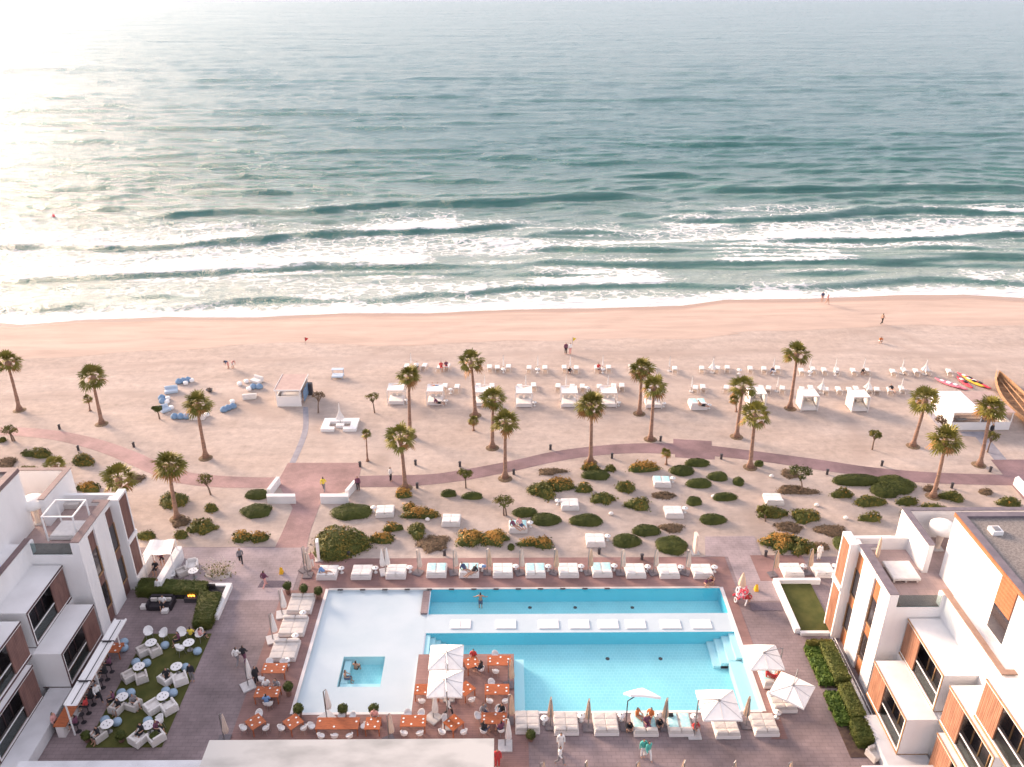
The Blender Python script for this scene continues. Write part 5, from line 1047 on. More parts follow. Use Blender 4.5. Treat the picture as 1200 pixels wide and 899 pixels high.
# dark sofa, stools and fire table
q=G(174,716); q2=G(199,716); t=thing('lounge_sofa','long black sofa with pale cushions in front of the long hedge','sofa',(q[0],q[1],.012)); W=q2[0]-q[0]
b_((0,W,0,.9,0,.38),(0,W,-.02,.0,0,.36)).build('seat','black',t); b_((0,W,.9,1.12,0,.78)).build('backrest','black',t); b_((-.15,0,0,1.12,0,.6)).build('armrest','black',t); b_((W,W+.15,0,1.12,0,.6)).build('armrest','black',t)
mb=MB()
for k in range(3): mb.cush(.05+k*W/3,.55+k*W/3,.62,.8,.40,.75,.05)
mb.build('cushions','greyfab',t)
x,y=G(222,706); t=thing('lounge_sofa','black corner seating around the fire table right of the dark sofa','sofa',(x,y,.012)); b_((-1.6,1.8,.4,1.2,0,.4)).build('seat','black',t); b_((-1.6,1.8,1.2,1.4,0,.78)).build('backrest','black',t); b_((1.81,2.6,-.7,1.4,0,.4)).build('side_seat','black',t); c_((-1.3,-.8,.9,1.15,.42,.75,.05),(.2,.6,.9,1.15,.42,.75,.05)).build('cushions','greyfab',t)
x,y=G(226,703); t=thing('fire_table','low black fire table with a small orange flame','fire table',(x,y,.012)); b_((-.55,.55,-.4,.25,0,.42)).build('body','darkmetal',t); mb=MB()
for k in range(5): mb.lathe([(.04,0),(.05,.07),(.02,.16),(.005,.22)],6,(-.25+k*.12,-.1+.05*(k%2),.42))
mb.build('flame','flame',t)
for x,y,l in ((169.4,713,'left of the dark sofa'),(194,718,'in front of the dark sofa'),(242,731,'at the near end of the wide hedge')): mb=MB(); mb.cush(-.25,.25,-.22,.22,0,.36,.05); o=mb.build('stool','fabric'); o.location=(*G(x,y),.012); tag(o,'small white cube stool '+l,'stool','white cube stools')
# driftwood planting
x,y=G(256,674); t=thing('driftwood_planting','tangle of pale dry stems and leaves on the upper left terrace','plant',(x,y,.02)); mb=MB(); rg=random.Random(5)
for k in range(46):
    a=rg.random()*6.28; r=.2+rg.random()*1.1; mb.tube([(.5*math.cos(a),.3*math.sin(a),.02),(r*math.cos(a)*1.0,r*math.sin(a)*.7,.5+rg.random()*.5),(1.3*r*math.cos(a+.3),.9*r*math.sin(a+.3),.7+rg.random()*.7)],[.035,.025,.01],5)
mb.build('stems','pale',t); V=[];Fc=[]; n=260; p=RNG.normal(size=(n,3))*np.array([.7,.45,.25])+np.array([0,0,.6]); leaves(V,Fc,p,p/np.linalg.norm(p,axis=1)[:,None],.10); npmesh('foliage',np.concatenate(V),np.concatenate(Fc),'feath',t); mb=MB(); mb.lathe([(1.15,0),(1.1,.18),(.95,.18)],14,sy=.6); mb.build('planter','greyfab',t)
# yellow signs
for px,py,l in ((330,672,'yellow floor sign beside the dark mat on the left terrace'),(886,692,'yellow floor sign beside the dark mat on the right terrace')):
    mb=MB(); mb.add([(-.16,-.2,0),(.16,-.2,0),(.1,0,.62),(-.1,0,.62),(-.16,.2,0),(.16,.2,0),(-.16,-.22,.02),(.16,-.22,.02),(.1,.02,.64),(-.1,.02,.64)],[(0,1,2,3),(5,4,3,2),(1,5,2),(4,0,3)]); o=mb.build('floor_sign','ytop'); o.location=(*G(px,py),.03); tag(o,l,'floor sign')
# float stand at the right terrace
x,y=G(868,705); t=thing('float_stand','stand hung with red and white beach floats under a closed beige parasol','stand',(x,y,.03)); mb=MB(); mb.tube([(0,.3,0),(0,.3,2.8)],.04); mb.build('pole','metal',t); mb=MB(); mb.lathe([(.34,1.5),(.22,2.1),(.04,2.75)],10,(0,.3,0)); mb.build('canopy','tan',t); rg=random.Random(3)
for k in range(16):
    a=MB(); n_=10; rr=.16+.1*rg.random(); pts=[(rr*math.cos(2*math.pi*j/n_),0,rr*math.sin(2*math.pi*j/n_)) for j in range(n_+1)]; a.tube(pts,.055,6); o=a.build('float_ring',['plastic','kred','plastic','kred','kpink'][k%5],t); o.location=(rg.uniform(-.55,.35),rg.uniform(-.7,.3),.2+rg.random()*1.2); o.rotation_euler=(rg.random(),rg.random(),rg.random()*3)
# ================================================================ BEACH
s1=[(477,431),(488,431),(498,431),(515,432),(524,432),(574.5,433),(583,433),(596.7,433),(620.7,433),(638,433),(661,433),(676,433),(699,433),(713,433),(739,433),(765,433),(790,434),(823,434),(841,434),(852,434),(878,434),(895,435),(911,435),(938,436),(953,436),(966,436),(981,436),(1000,436),(1016,436),(1044.6,437),(1060,437),(1072,437),(1087,437),(1112,437)]
s2=[(522,455),(536,455),(561,455),(576,455),(609,455),(625,455),(654,455),(670,455),(683,455),(703,455),(720,455),(728,455),(815,457),(825,457),(850.7,457),(892,457),(899,457),(915.5,458),(939,458),(949.6,458),(968,459),(982,459),(995.5,459),(1003,459),(1017.7,459),(1027,459),(1043,459),(1057,459)]
for nm,rowp in (('nearest the sea',s1),('behind the cabanas',s2)):
    for i,(x,y) in enumerate(rowp):
        inst(LG,'white sun lounger in the beach row %s, %s from the left'%(nm,ordn(i+1)),(G(x,y+1)[0]+random.uniform(-.12,.12),G(x,y+1)[1]+random.uniform(-.25,.25),.0),(-.25 if x>780 else -.05)+random.uniform(-.09,.09),'sun loungers in the row '+nm)
b1=[(482,431,UE),(590,434,UE),(630,434,UE),(668,434,UE),(706,434,UE),(784,435,UE),(834.5,437,UF),(905.6,436,UE),(948,437,UE),(978,437,UE),(1011,437,UE),(1056,438,UE),(1083,439,UF)]
b2=[(568,457,UE),(616,457,UE),(663,457,UE),(712,457,UE),(810,459,UE),(861.6,458,UE),(910,459,UE),(962,461,UF),(1016,460,UF),(1055,460,UE)]
for nm,rowp in (('nearest the sea',b1),('behind the cabanas',b2)):
    for i,(x,y,u) in enumerate(rowp): inst(u,('half open white beach parasol' if u is UF else 'slim closed white beach parasol')+' in the row %s, %s from the left'%(nm,ordn(i+1)),(*G(x,y),0),i*.4,'beach parasols in the row '+nm)
for i,(x,y) in enumerate(((590,435),(630,435),(528,459),(688,457),(866,436),(668,435),(706,435),(906,437),(949,438),(979,438))): inst(ST,'low white table in the beach lounger rows, %s from the left'%ordn(sorted([528,590,630,668,688,706,866,906,949,979]).index(x)+1),(*G(x,y+2),0),0,'low tables in the beach rows',1.15)
def cabana(kind):
    t=thing('beach_cabana','x','cabana',(0,0,-50)); W,D,h=1.9,1.9,1.95; w=W/2
    for x in (-w,w):
        for y in (-.95,.95): b_((x-.05,x+.05,y-.05,y+.05,0,h)).build('post','base',t)
    b_((-w+.06,w-.06,-.9,.9,.08,.36)).build('platform','base',t); c_((-w+.1,w-.1,-.88,.88,.36,.52,.04)).build('mattress','fabric',t)
    mb=MB(); n=8
    for i in range(n):
        for j in range(4):
            def z(a,b): return h+.05-(.30 if kind=='A' else .04)*math.sin(math.pi*a/n)*(b/4 if kind=='A' else 1)
            def pp(a,b): return (-w+W*a/n,-.97+1.94*b/4*(1 if kind=='B' else 1),z(a,b))
            mb.quad(pp(i,j),pp(i+1,j),pp(i+1,j+1),pp(i,j+1))
    mb.build('canopy','canvas',t,True)
    b_((-w,w,-.98,-.94,h-.05,h+.06)).build('beam','base',t); b_((-w,w,.94,.98,h-.05,h+.06)).build('beam','base',t)
    if kind=='A': b_((-w+.06,w-.06,.90,.94,.9,1.3)).build('rear_curtain','canvas',t)
    else: b_((-w-.02,-w+.0,-.9,.9,.1,h)).build('side_panel','canvas',t); b_((w,w+.02,-.9,.9,.1,h)).build('side_panel','canvas',t); b_((-w+.06,w-.06,.90,.94,.4,.95),(-w+.06,-w+.45,.90,.94,.95,h),(w-.45,w-.06,.90,.94,.95,h)).build('rear_curtain','canvas',t)
    c_((-.6,-.1,.5,.8,.52,.8,.05),(.1,.6,.5,.8,.52,.8,.05)).build('cushions','greyfab',t); return t
CA=cabana('A'); CB=cabana('B')
for i,(x,y,k) in enumerate(((464,475,CA),(510,476,CA),(566,477,CA),(614,478,CA),(667,478,CA),(713,478,CA),(766,479,CA),(887,479,CB),(948,482,CB),(1007,483,CB))):
    L_=G(x,y); inst(k,'white beach cabana with canopy, %s from the left'%ordn(i+1),(L_[0],L_[1]+.95,0),0,'white beach cabanas'); 
    if i<7: inst(ST,'white round table at the right foot of the %s beach cabana'%ordn(i+1),(L_[0]+1.25,L_[1]+.5,0),0,'round tables at the cabanas')
L_=G(819,481); inst(DBc,'white beach daybed without canopy between the cabanas',(L_[0],L_[1]+.9,0),0).scale=(1.15,1.15,1.5); inst(ST,'white round table right of the beach daybed without canopy',(L_[0]+1.3,L_[1]+.5,0),0)
# sunken white seating with parasol
x,y=G(397,505); t=thing('square_seating','low white U-shaped seating on the sand around a closed parasol','seating',(x,y,0)); b_((-2.0,2.0,1.6,2.4,0,.35),(-2.0,-1.2,-.2,1.6,0,.35),(1.2,2.0,-.2,1.6,0,.35),(-1.2,-.5,-.2,.4,0,.34),(.5,1.2,-.2,.4,0,.34)).build('bench','plastic',t); b_((-.45,.45,.7,1.3,0,.3)).build('table','plastic',t)
o=inst(UF,'closed white parasol standing in the middle of the U-shaped beach seating',(x+.0,y+1.3,.0),.3); o.scale=(.95,.95,1.35)
# left kiosk
x0,y0=G(325,476.5); x1,_=G(353.5,476.5); W=x1-x0; t=thing('beach_kiosk','white beach kiosk with a pinkish boarded flat roof and open counter','kiosk',(x0,y0,0)); D=4.2; hk=2.15
for a in (0,W-.1):
    for b in (0,D-.1): b_((a,a+.1,b,b+.1,0,hk)).build('post','plastic',t)
mb=MB()
for k in range(16): mb.box(-.1,W+.1,-.1+k*(D+.2)/16,-.1+(k+1)*(D+.2)/16-.03,hk,hk+.08)
mb.build('roof','pinkroof',t); b_((-.14,W+.14,-.14,-.1,hk-.06,hk+.12),(-.14,-.1,-.1,D+.1,hk-.06,hk+.12),(W+.1,W+.14,-.1,D+.1,hk-.06,hk+.12)).build('fascia','plastic',t)
b_((0.1,W-.1,.0,.12,0,1.3),(-.0,.1,.1,D-.1,0,1.3)).build('counter','plastic',t); b_((.12,W-.12,D-.1,D-.05,0,hk-.02)).build('rear_wall','greyfab',t); b_((.3,W-.3,1.0,1.7,.0,1.1)).build('worktop','plastic',t); b_((.1,W-.1,.12,D-.1,.0,.04)).build('floor','pinkroof',t)
mb=MB(); 
for k in range(5): mb.box(W+.15,W+.25,.8+k*.5,1.15+k*.5,.3,1.6+.1*(k%2))
mb.build('surfboards',['blue'],t)
mb=MB(); mb.box(W+.1,W+.7,2.9,3.5,0,1.5); mb.build('cabinet','darkmetal',t)
# right kiosk with pergola
x0,y0=G(1113,504); x1,_=G(1184,505); W=x1-x0; t=thing('beach_kiosk','long white beach kiosk with flat roof and slatted pergola at the right','kiosk',(x0,y0,0)); D=5.2; hk=2.2
b_((0,.1,0,D,0,hk)).build('side_wall','plastic',t); b_((.1,W-.05,0,.12,0,.95)).build('counter','plastic',t); b_((-.1,W*.47,-.1,D,hk,hk+.1)).build('roof','plastic',t)
mb=MB(); 
for k in range(20): mb.box(W*.47+.02,W+.1,-.1+k*(D+.1)/20,-.1+(k+1)*(D+.1)/20-.05,hk,hk+.08)
mb.build('pergola','pinkroof',t); 
for a in (W*.47,W-.1): b_((a,a+.1,.0,.1,.95,hk)).build('post','plastic',t)
b_((W-.08,W,.12,D,0,.95)).build('low_wall','plastic',t); b_((W-.1,W,D-.1,D,0,hk)).build('post','plastic',t)
mb=MB()
for k in range(4): mb.box(.3,W-.3,1+k*.8,1.15+k*.8,.75,.8)
mb.build('benches','pinkroof',t); mb=MB(); mb.cush(.8,2,.5,.9,.95,1.1,.03); mb.box(W*.55,W*.7,.4,.9,.3,1.1); mb.build('equipment','metal',t)
# kayaks
def kayak(px,py,rz,m,label,L_=3.4):
    t=thing('kayak',label,'kayak',(*G(px,py),.0),rz,'kayaks behind the beach kiosk'); mb=MB(); n=12; k=10; V=[]
    for i in range(n+1):
        q=i/n; w=.36*math.sin(math.pi*min(max(q,.02),.98))**.6; z0=.10*abs(2*q-1)**3
        for j in range(k): a=2*math.pi*j/k; V.append((w*math.cos(a),(q-.5)*L_,.2+z0+.17*math.sin(a)*(1 if math.sin(a)<0 else .7)*math.sin(math.pi*min(max(q,.03),.97))**.4))
    f=[(i*k+j,i*k+(j+1)%k,(i+1)*k+(j+1)%k,(i+1)*k+j) for i in range(n) for j in range(k)]+[tuple(range(k-1,-1,-1)),tuple(range(n*k,n*k+k))]
    mb.add(V,f); mb.build('hull',m,t,True); s=MB(); s.cush(-.2,.2,-.35,.15,.30,.40,.03); s.build('seat','black' if m!='kpink' else 'plastic',t); s=MB(); s.cush(-.18,.18,.5,1.0,.31,.36,.02); s.build('hatch','plastic',t)
kayak(1110,451,.6,'kpink','pink kayak, left of the two lying apart behind the kiosk'); kayak(1118,453,.6,'kpink','pink kayak, right of the two lying apart behind the kiosk'); kayak(1130,450,.1,'kred','red and white kayak at the left of the upright cluster'); kayak(1135,445,.45,'kred','red kayak reaching farthest towards the sea'); kayak(1140,449,.35,'kyel','yellow kayak with black seat in the cluster'); kayak(1147,451,.4,'kred','red kayak at the right of the cluster')
o=b_((-.5,.5,-.05,.05,.7,.8),(-.5,-.42,-.04,.04,0,.7),(.42,.5,-.04,.04,0,.7)).build('trestle','plastic'); o.location=(*G(1136,470),0); tag(o,'white trestle stand beside the kayaks','trestle')
# weathered wooden boat
A=G(1166,446); Bq=G(1226,518); L_=math.dist(A,Bq); t=thing('wooden_boat','long weathered wooden boat on the sand at the right picture edge','boat',((A[0]+Bq[0])/2,(A[1]+Bq[1])/2,0),math.atan2(Bq[1]-A[1],Bq[0]-A[0]))
V=[];f=[];n=18;k=7
for i in range(n+1):
    q=i/n; w=1.7*math.sin(math.pi*min(max(q,.01),.97))**.7; sheer=.75+.55*abs(2*q-1)**2.2
    for j in range(k): a=math.pi*j/(k-1); V.append(((q-.5)*L_*1.0,w*math.cos(a),.12+sheer*(1-math.sin(a)**.7)))
    for j in range(k): a=math.pi*j/(k-1); V.append(((q-.5)*L_*.985,w*.9*math.cos(a),.20+(sheer)*(1-math.sin(a)**.7)))
K=2*k
for i in range(n):
    for j in range(k-1): f.append((i*K+j,i*K+j+1,(i+1)*K+j+1,(i+1)*K+j)); f.append((i*K+k+j,(i+1)*K+k+j,(i+1)*K+k+j+1,i*K+k+j+1))
    for j in (0,k-1): f.append((i*K+j,(i+1)*K+j,(i+1)*K+k+j,i*K+k+j))
mb=MB(); mb.add(V,f); mb.build('hull','oldwood',t); mb=MB()
for i in range(2,n-1,2): w=1.55*math.sin(math.pi*i/n)**.7; mb=MB(); mb.box((i/n-.5)*L_-.1,(i/n-.5)*L_+.1,-w,w,.62,.68); mb.build('thwart','oldwood',t)
pass; mb=MB(); mb.tube([(-L_*.42,.35,.9),(L_*.42,.5,.95)],.07,7); mb.tube([(-L_*.45,-.1,.85),(L_*.3,-.5,.9)],.06,7); mb.build('spars','oldwood',t)
# bean bags and soft seats
def bag(px,py,m,lab,k=0,w=.43):
    mb=MB(); mb.lathe([(w*.8,0),(w,.12),(w*.95,.3),(w*.7,.48),(w*.3,.62),(.05,.66)],12,sy=1.0,sx=1.1); o=mb.build('bean_bag',m,smooth=True); o.location=(*G(px,py+2),0); tag(o,lab,'bean bag','soft seats on the beach')
BG=[(210,447,'blue','blue bean bag, left of the three at the back of the beach seats'),(215,446,'blue','blue bean bag, middle of the three at the back of the beach seats'),(220.7,445,'blue','blue bean bag, right of the three at the back of the beach seats'),(205,488,'blue','blue bean bag, left of the three at the front of the beach seats'),(212,488,'blue','blue bean bag, middle of the three at the front of the beach seats'),(219,488,'blue','blue bean bag, right of the three at the front of the beach seats'),(262.7,480,'blue','blue bean bag, left of the three in the diagonal group'),(267.5,478,'blue','blue bean bag, middle of the three in the diagonal group'),(273,476,'blue','blue bean bag, right of the three in the diagonal group'),(190,466,'blue','blue bean bag, rear one at the left end of the beach seats'),(191,470,'blue','blue bean bag, front one at the left end of the beach seats'),(297,453,'blue','blue bean bag, left of the pair right of the ring of seats'),(304,453,'blue','blue bean bag, right of the pair right of the ring of seats')]
for a in BG: bag(*a)
def pouff(px,py,lab):
    mb=MB(); mb.lathe([(.27,0),(.32,.15),(.28,.38),(.1,.42)],10); o=mb.build('beach_stool','plastic',smooth=True); o.location=(*G(px,py+1.5),0); tag(o,lab,'stool','white stools between the beach seats')
for i,(x,y) in enumerate(((196,471),(197,467),(201,478),(218,449),(225,446),(243,486),(272.7,471),(281,450),(289,447),(292,456))): pouff(x,y,'small white stool among the beach seats, %s from the left'%ordn(i+1))
def bsofa(px,py,m,lab,w=1.6,rz=0):
    t=thing('beach_sofa',lab,'sofa',(*G(px,py+2),0),rz,'low sofas on the beach'); c_((-w/2,w/2,-.4,.35,.02,.38,.06)).build('seat',m,t); c_((-w/2,w/2,.35,.6,.02,.72,.06)).build('backrest',m,t)
bsofa(201,458,'palblue','pale blue low sofa at the upper left of the beach seats',1.5,.3); bsofa(194,480,'palblue','pale blue low sofa at the lower left of the beach seats',1.1,.8); bsofa(229,488,'fabric','white low sofa, left of the two at the front of the beach seats',.9,3.1); bsofa(237,488,'fabric','white low sofa, right of the two at the front of the beach seats',.9,3.1); bsofa(300.6,446,'fabric','white low sofa at the upper right of the beach seats',1.4,-.5); bsofa(293,464,'fabric','white low sofa at the lower right of the beach seats',1.6,3.3)
t=thing('fire_bowl','dark round fire bowl in the middle of the beach seats','fire bowl',(*G(246,459),0)); mb=MB(); mb.lathe([(.2,0),(.42,.25),(.45,.32),(.36,.28)],12); mb.build('bowl','darkmetal',t); mb=MB(); 
for k in range(5): mb.tube([(.2*math.cos(k),.2*math.sin(k),.28),(.3*math.cos(k+2),.3*math.sin(k+2),.5)],.03,5)
mb.build('logs','bark',t)
t=thing('canopy_bed','pale blue canopied beach bed standing alone on the sand','beach bed',(*G(396,443),0)); b_((-.7,.7,-.5,.5,.25,.45)).build('bed','palblue',t); b_((-.75,.75,.0,.6,1.1,1.15)).build('canopy','palblue',t)
for a in (-.7,.66): b_((a,a+.05,-.5,-.45,0,.25)).build('post','blue',t); b_((a,a+.05,.5,.55,0,1.1)).build('post','blue',t)
# flags, buoys, bollards, globes
for px,py,m,l,h in ((358,404,'c_red','small red flag on the sand near the wet beach',1.1),(671,404,'c_yellow','small yellow flag right of the standing group by the sea row',1.1)):
    t=thing('beach_flag',l,'flag',(*G(px,py),0)); mb=MB(); mb.tube([(0,0,0),(0,0,h)],.03,6); mb.build('pole','metal',t); mb=MB(); mb.add([(.03,0,h),(.5,.02,h-.2),(.03,0,h-.6),(.03,.03,h),(.5,.05,h-.2),(.03,.03,h-.6)],[(0,1,2),(5,4,3),(0,3,4,1),(1,4,5,2)]); mb.build('flag',m,t)
x,y=G(63,254,SL); mb=MB(); mb.ball((0,0,.1),.3,1.1,10); mb.tube([(0,0,.3),(0,0,.8)],.06,6); o=mb.build('buoy','kred'); o.location=(x,y,SL+.1); tag(o,'small red buoy far out on the left of the sea','buoy')
BL=[(70,502),(92,527),(157,523),(487,544),(422,546),(539,546),(645,526),(774,516),(1033,545),(1160,552),(1115,571),(489,571),(717,536),(845,537),(602,555),(969,555),(409,652),(521,650),(702,648),(897,651),(983,650),(752,655)]
mb=MB(); mb.lathe([(.13,0),(.13,.5),(.16,.52),(.16,.6),(.05,.63)],10); bp=mb.build('bollard_light','darkmetal'); tag(bp,'x','bollard light')
BL=sorted(BL)
for i,(x,y) in enumerate(BL): inst(bp,'small black bollard light in the sand, %s from the left in the photo'%ordn(i+1),(*G(x,y+1),0),0,'small black bollard lights')
for px,py,l in ((716,601,'pale round stone in the central garden between two green shrubs'),(836,581,'white globe lamp beside a clipped shrub'),(957,591,'pale stone left in the right garden'),(991,606,'pale stone in the middle of the right garden'),(501,608,'white globe on the sand by the golden shrubs'),(904,557,'flat white stone near the promenade in the right garden')):
    mb=MB(); mb.lathe([(.14,0),(.21,.08),(.19,.2),(.09,.3),(.02,.32)],10,sx=1.15); o=mb.build('garden_globe','bulb',smooth=True); o.location=(*G(px,py+2),0); tag(o,l,'globe','pale globes and stones in the garden')
# ================================================================ PEOPLE PLACEMENT
PE=[('person in dark clothes walking across the upper left terrace',283,661,'walk','c_grey','c_black',.3,.02),('woman with long dark hair walking over the dark mat',311,688,'walk','c_plum','c_pink',2.6,.04),('man in a white shirt walking beside a dark dressed companion',279,779,'walk','c_white','c_grey',2.9,.02),('person in dark clothes beside the man in the white shirt',287,777,'walk','c_black','c_plum',3.0,.02),('person in black standing by the slab parasol left of the red table',301,801,'stand','c_black','c_black',1,.03),
('person in a yellow shirt walking on the walkway',380,576,'walk','c_yellow','c_grey',3.1,.015),('person in dark clothes behind the right walkway wall',420,575,'stand','c_plum','c_black',0,.015),('person in a white shirt and dark trousers on the promenade',458,564,'stand','c_white','c_black',1.2,.01),
('person in dark clothes at the water edge, left of the pair',963,354,'stand','c_navy','skin',0,-.1),('person in pink at the water edge, right of the pair',969,357,'walk','c_pink','skin',.6,-.05),('lone person in dark trunks near the sea on the right',1033,380,'walk','skin','c_black',2,0),('person in orange sitting on the sand on the right',1031,402,'crouch','c_orange','c_white',0,0),
('tall dark figure of the group by the sea row',663,415,'stand','c_plum','c_black',0,0),('person in white of the group by the sea row',668,415,'stand','c_white','c_pink',.5,0),('left one of two bending figures on the sand behind the bean bags',268,432,'bend','c_navy','c_pink',-.8,0),('right one of two bending figures on the sand behind the bean bags',273,432,'bend','c_pink','c_white',.8,0),
('person in black standing at the right kiosk beside the wooden boat',1160,512,'stand','c_black','c_black',.3,0),('person in white behind the daybeds by the walled lawn',959,656,'stand','c_white','c_white',.2,.03),('rear one of two staff in pale clothes at the bottom edge',657,880,'stand','c_white','c_white',0,.02),('front one of two staff, white shirt and grey trousers, at the bottom edge',656,896,'walk','c_white','c_grey',1.,.02),
('person in a green robe walking at the bottom edge',759,890,'walk','c_teal','c_white',.4,.02),('person in a green robe with a bag beside the other one',753,887,'stand','c_teal','c_white',.2,.02),('waiter in a white shirt between the dining tables',526,838,'walk','c_white','c_black',1.2,.03),('left one of two crouching by the right corner of the lap pool',827,687,'crouch','c_plum','skin',.5,.03),('right one of two crouching by the right corner of the lap pool',835,684,'crouch','skin','c_plum',-.7,.03),('person in white behind the dark sofa',188,697,'stand','c_white','c_grey',0,.02),('person in black at the left edge of the lawn lounge',102,806,'walk','c_black','c_black',2,.02),
('person with a white cap beside the bar stools',117,822,'walk','c_white','c_black',.8,.02),('guest in dark clothes standing right of the lawn seats',226,798,'stand','c_black','c_grey',0,.02),('person by the upright panel left of the garden shrub',366,665,'stand','c_pink','c_white',0,.03),('staff in red at the near pool edge between two parasols',813,856,'crouch','c_red','c_pink',.4,.03),('woman in a red dress by the float stand',875,705,'crouch','c_red','c_red',.5,.03),('person at the lower pavilion corner in red',583,899,'stand','c_red','c_red',0,.02)]
for l,x,y,po,a,b,rz,z in PE: person(l,x,y,po,None if a=='skin' else a,None if b=='skin' else b,rz,z,lng=po in('walk','stand') and b!='skin')
# bathers: stand on the pool floors
person('bather standing in the lap pool near its far wall',563,699,'wade',None,'c_navy',3.1,z=-1.33,lng=False,at=G(563,701,-.2)); person('left bather in the hot tub',400,795,'sit',None,'c_navy',1.57,z=-.98,lng=False,at=(-12.05,46.7)); person('right bather with a dark head in the hot tub',411,786,'sit',None,'c_black',2.9,z=-.98,lng=False,at=(-11.4,47.6))
# guests on daybeds and seats
for l,x,y,po,a,b,rz,z in (('guest in blue lying on the leftmost daybed behind the pool',380,672,'lounge','c_blue','skin',1.3,.45),('left guest on the fifth daybed behind the pool',545,669,'lounge','c_navy','skin',.8,.45),('right guest on the fifth daybed behind the pool',554,672,'lounge','c_black','skin',-.8,.45),('left guest on the garden daybed beside a golden shrub',603,618,'lounge','c_plum','skin',.8,.45),('right guest on the garden daybed beside a golden shrub',610,616,'lounge','c_pink','c_navy',.5,.45),('guest in dark clothes in the second beach cabana',513,473,'lounge','c_plum','c_black',1.2,.53),('guest in dark trunks on the beach daybed without canopy',822,476,'lounge','skin','c_black',1.2,.6),
 ('left guest in orange on the fourth near pool edge daybed',746,845,'sit','c_orange','skin',.9,.10),('right guest in orange on the fourth near pool edge daybed',762,845,'sit','c_orange','skin',-.6,.10),('guest in dark clothes seated at the front of the fourth near edge daybed',757,853,'sit','c_plum','c_plum',.2,.06),('guest in black beside the fourth near edge daybed',736,856,'crouch','c_black','c_black',.2,.03),('guest in black right of the fourth near edge daybed',771,852,'crouch','c_black','c_black',.2,.03),('left guest in red on the right side daybed',903,794,'lounge','c_red','c_red',1.2,.45),('right guest in red on the right side daybed',911,793,'lounge','c_orange','c_red',-.8,.45),
 ('sunbather in red by the third cabana row',507,459,'sit','c_orange','c_red',.2,0),('person in blue beside the sunbather in red',513,459,'sit','c_blue','c_blue',.2,0),('left sunbather in red among the front loungers',517,434,'sit','c_red','c_red',.2,0.0),('right sunbather in dark red among the front loungers',523,433,'sit','c_plum','c_red',.2,0.0),('sunbather in white at the left front loungers',489,431,'lounge','c_white','c_black',.2,.3),('sunbather in red by the fifth front parasol',701,436,'sit','c_red','c_plum',.4,0),('sunbather in black at the fourth front parasol',667,438,'crouch','c_black','c_navy',.2,0),('sunbather in blue at the eighth front parasol',904,438,'crouch','c_navy','c_navy',.2,0),('sunbather in black on the right front loungers',1010,439,'crouch','c_black','c_black',.2,0),('sunbather on the right end of the second row',1045,458,'lounge','c_black','skin',.0,.32)):
    person(l,x,y,po,None if a=='skin' else a,None if b=='skin' else b,rz,z,lng=False)
# guests on the lawn and at the bar
for l,x,y,a,rz in (('left of the rear right lawn table',211,752,'c_plum',-1.),('in yellow behind the rear right lawn table',225,747,'c_yellow',3.1),('right of the rear right lawn table',236,748,'c_pink',2.4),('in black at the second right lawn table',197,795,'c_black',0.4),('in dark clothes left of the third left lawn table',135,822,'c_plum',-1.),('in black at the third left lawn table',141,831,'c_black',-.4),('in purple right of the third left lawn table',158,826,'c_grey',1.),('in black at the front left lawn table',117,864,'c_black',-.5),('left guest at the front right lawn table',168,860,'c_black',-.4),('right guest at the front right lawn table',185,857,'c_plum',1.3),('in white on the dark sofa',193,709,'c_white',0),('in black under the fabric canopy',184,668,'c_black',0),('in dark clothes under the fabric canopy',190,656,'c_plum',.5)):
    person('seated guest '+l,x,y+3,'sit',a,'c_black',rz,.05,lng=False,group='guests seated in the lawn lounge')
BS=MB(); BS.lathe([(.2,0),(.03,.03),(.03,.7),(.18,.72),(.18,.78)],10); bs=BS.build('bar_stool','black'); tag(bs,'x','bar stool')
for i in range(8):
    y=41.5+i*.78; inst(bs,'black bar stool along the counter under the awning, %s from the near end'%ordn(i+1),(-29.35,y,.012),0,'black bar stools')
    if i in (0,2,3,4,6,7): person('guest in dark clothes on the %s bar stool from the near end'%ordn(i+1),0,0,'sit',['c_plum','c_black','c_red','c_black','c_grey','c_plum','c_black','c_plum'][i],'c_black',-1.57,.28,at=(-29.35,y),lng=False,group='guests at the bar')
person('bartender in a pale shirt behind the near end of the bar',0,0,'stand','c_pink','c_black',1.57,.012,at=(-31.0+.12,41.6))
inst(AP,'pale armchair at the near end of the right bed',(*G(1024,888),.02),.4)
# lived-in bits: towels and bags
for i,(px,py,m,l) in enumerate(((785,845,'c_black','black bag on the turquoise towels of the fifth near edge daybed'),(567,655+15,'c_blue','blue bag on a daybed behind the pool'))):
    mb=MB(); mb.cush(-.18,.18,-.12,.12,0,.2,.05); o=mb.build('beach_bag',m); o.location=(*G(px,py),.5); tag(o,l,'bag')

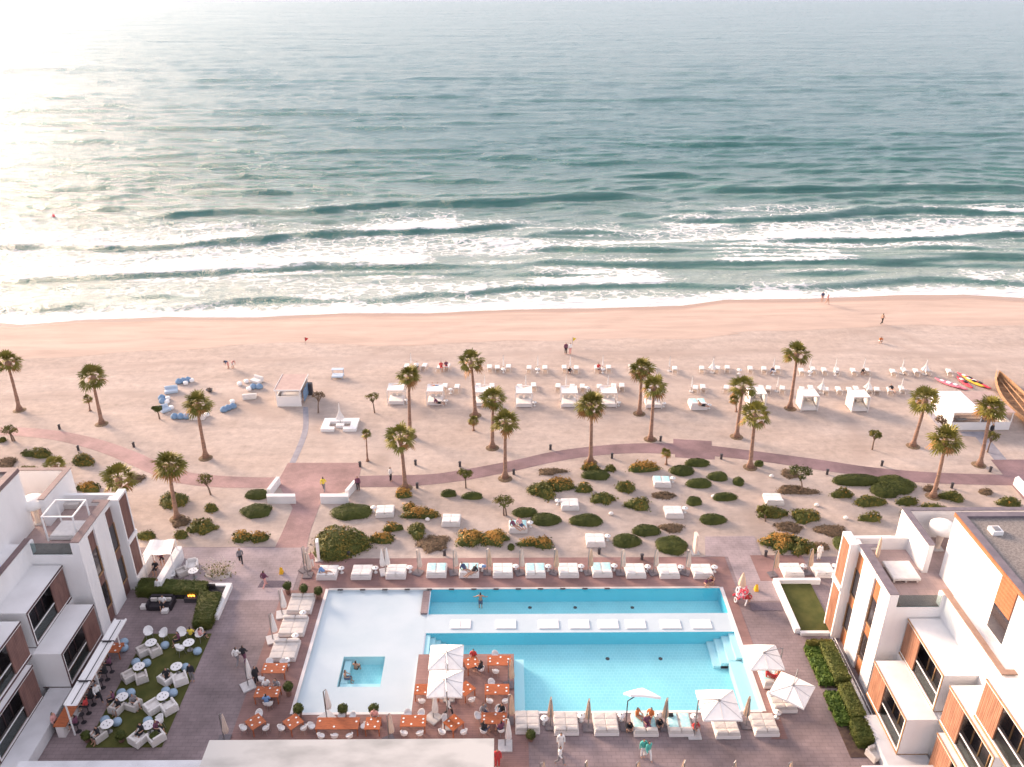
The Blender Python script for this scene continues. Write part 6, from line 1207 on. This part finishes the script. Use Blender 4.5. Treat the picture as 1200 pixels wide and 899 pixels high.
# ================================================================ LIGHT, SKY, CAMERA
def light():
    w=bpy.data.worlds.new('World'); S.world=w; w.use_nodes=True; N=w.node_tree.nodes; L=w.node_tree.links
    sk=N.new('ShaderNodeTexSky'); sk.sky_type='NISHITA'; sk.sun_disc=False; el,az=R(15),R(-52)
    sk.sun_elevation=el; sk.sun_rotation=az; sk.altitude=0; sk.air_density=1.; sk.dust_density=1.5; sk.ozone_density=1.
    # thin bright overcast in front of the blue sky
    hs=N.new('ShaderNodeHueSaturation'); hs.inputs['Saturation'].default_value=.55; L.new(sk.outputs[0],hs.inputs['Color'])
    a=N.new('ShaderNodeMix'); a.data_type='RGBA'; a.blend_type='ADD'; a.inputs[0].default_value=1; hs.inputs['Value'].default_value=.5; L.new(hs.outputs[0],a.inputs[6]); 
    tc=N.new('ShaderNodeTexCoord'); sx=N.new('ShaderNodeSeparateXYZ'); L.new(tc.outputs['Generated'],sx.inputs[0]); cr=N.new('ShaderNodeValToRGB'); L.new(sx.outputs[2],cr.inputs[0]); e=cr.color_ramp.elements
    for p_,c_ in ((0.,(.60,.56,.66)),(.13,(.86,.80,.86)),(.45,(.84,.77,.83)),(1.,(.62,.57,.64))):
        q_=e[0] if p_==0 else (e[1] if p_==1. else e.new(p_)); q_.position=p_; q_.color=(*c_,1)
    vm=N.new('ShaderNodeVectorMath'); vm.operation='SCALE'; vm.inputs[3].default_value=4.3; L.new(cr.outputs[0],vm.inputs[0]); L.new(vm.outputs[0],a.inputs[7])
    L.new(a.outputs[2],N['Background'].inputs[0]); N['Background'].inputs[1].default_value=.12
    l=bpy.data.lights.new('sun','SUN'); l.energy=4.6; l.angle=R(22); l.color=(1,.72,.53); o=bpy.data.objects.new('sun',l); COL.objects.link(o)
    d=Vector((math.sin(az)*math.cos(el),math.cos(az)*math.cos(el),math.sin(el))); o.rotation_euler=d.to_track_quat('Z','Y').to_euler()
light()
cam=bpy.data.cameras.new('camera'); co=bpy.data.objects.new('camera',cam); COL.objects.link(co); S.camera=co
cam.sensor_width=36; cam.sensor_fit='HORIZONTAL'; cam.lens=F/1200*36; cam.clip_start=.5; cam.clip_end=30000
co.location=(0,0,H); co.rotation_euler=(math.pi/2-TH,0,-YAW)
S.view_settings.view_transform='Standard'; S.view_settings.look='None'; S.view_settings.gamma=1; S.view_settings.exposure=1.24
S.cycles.use_adaptive_sampling=True; S.cycles.max_bounces=6; S.cycles.transparent_max_bounces=8; S.cycles.diffuse_bounces=3; S.cycles.glossy_bounces=3; S.cycles.caustics_reflective=False; S.cycles.caustics_refractive=False
try: S.cycles.use_denoising=True; S.cycles.denoiser='OPENIMAGEDENOISE'; S.cycles.denoising_input_passes='RGB_ALBEDO'
except Exception: pass
S.render.resolution_x=1024; S.render.resolution_y=767
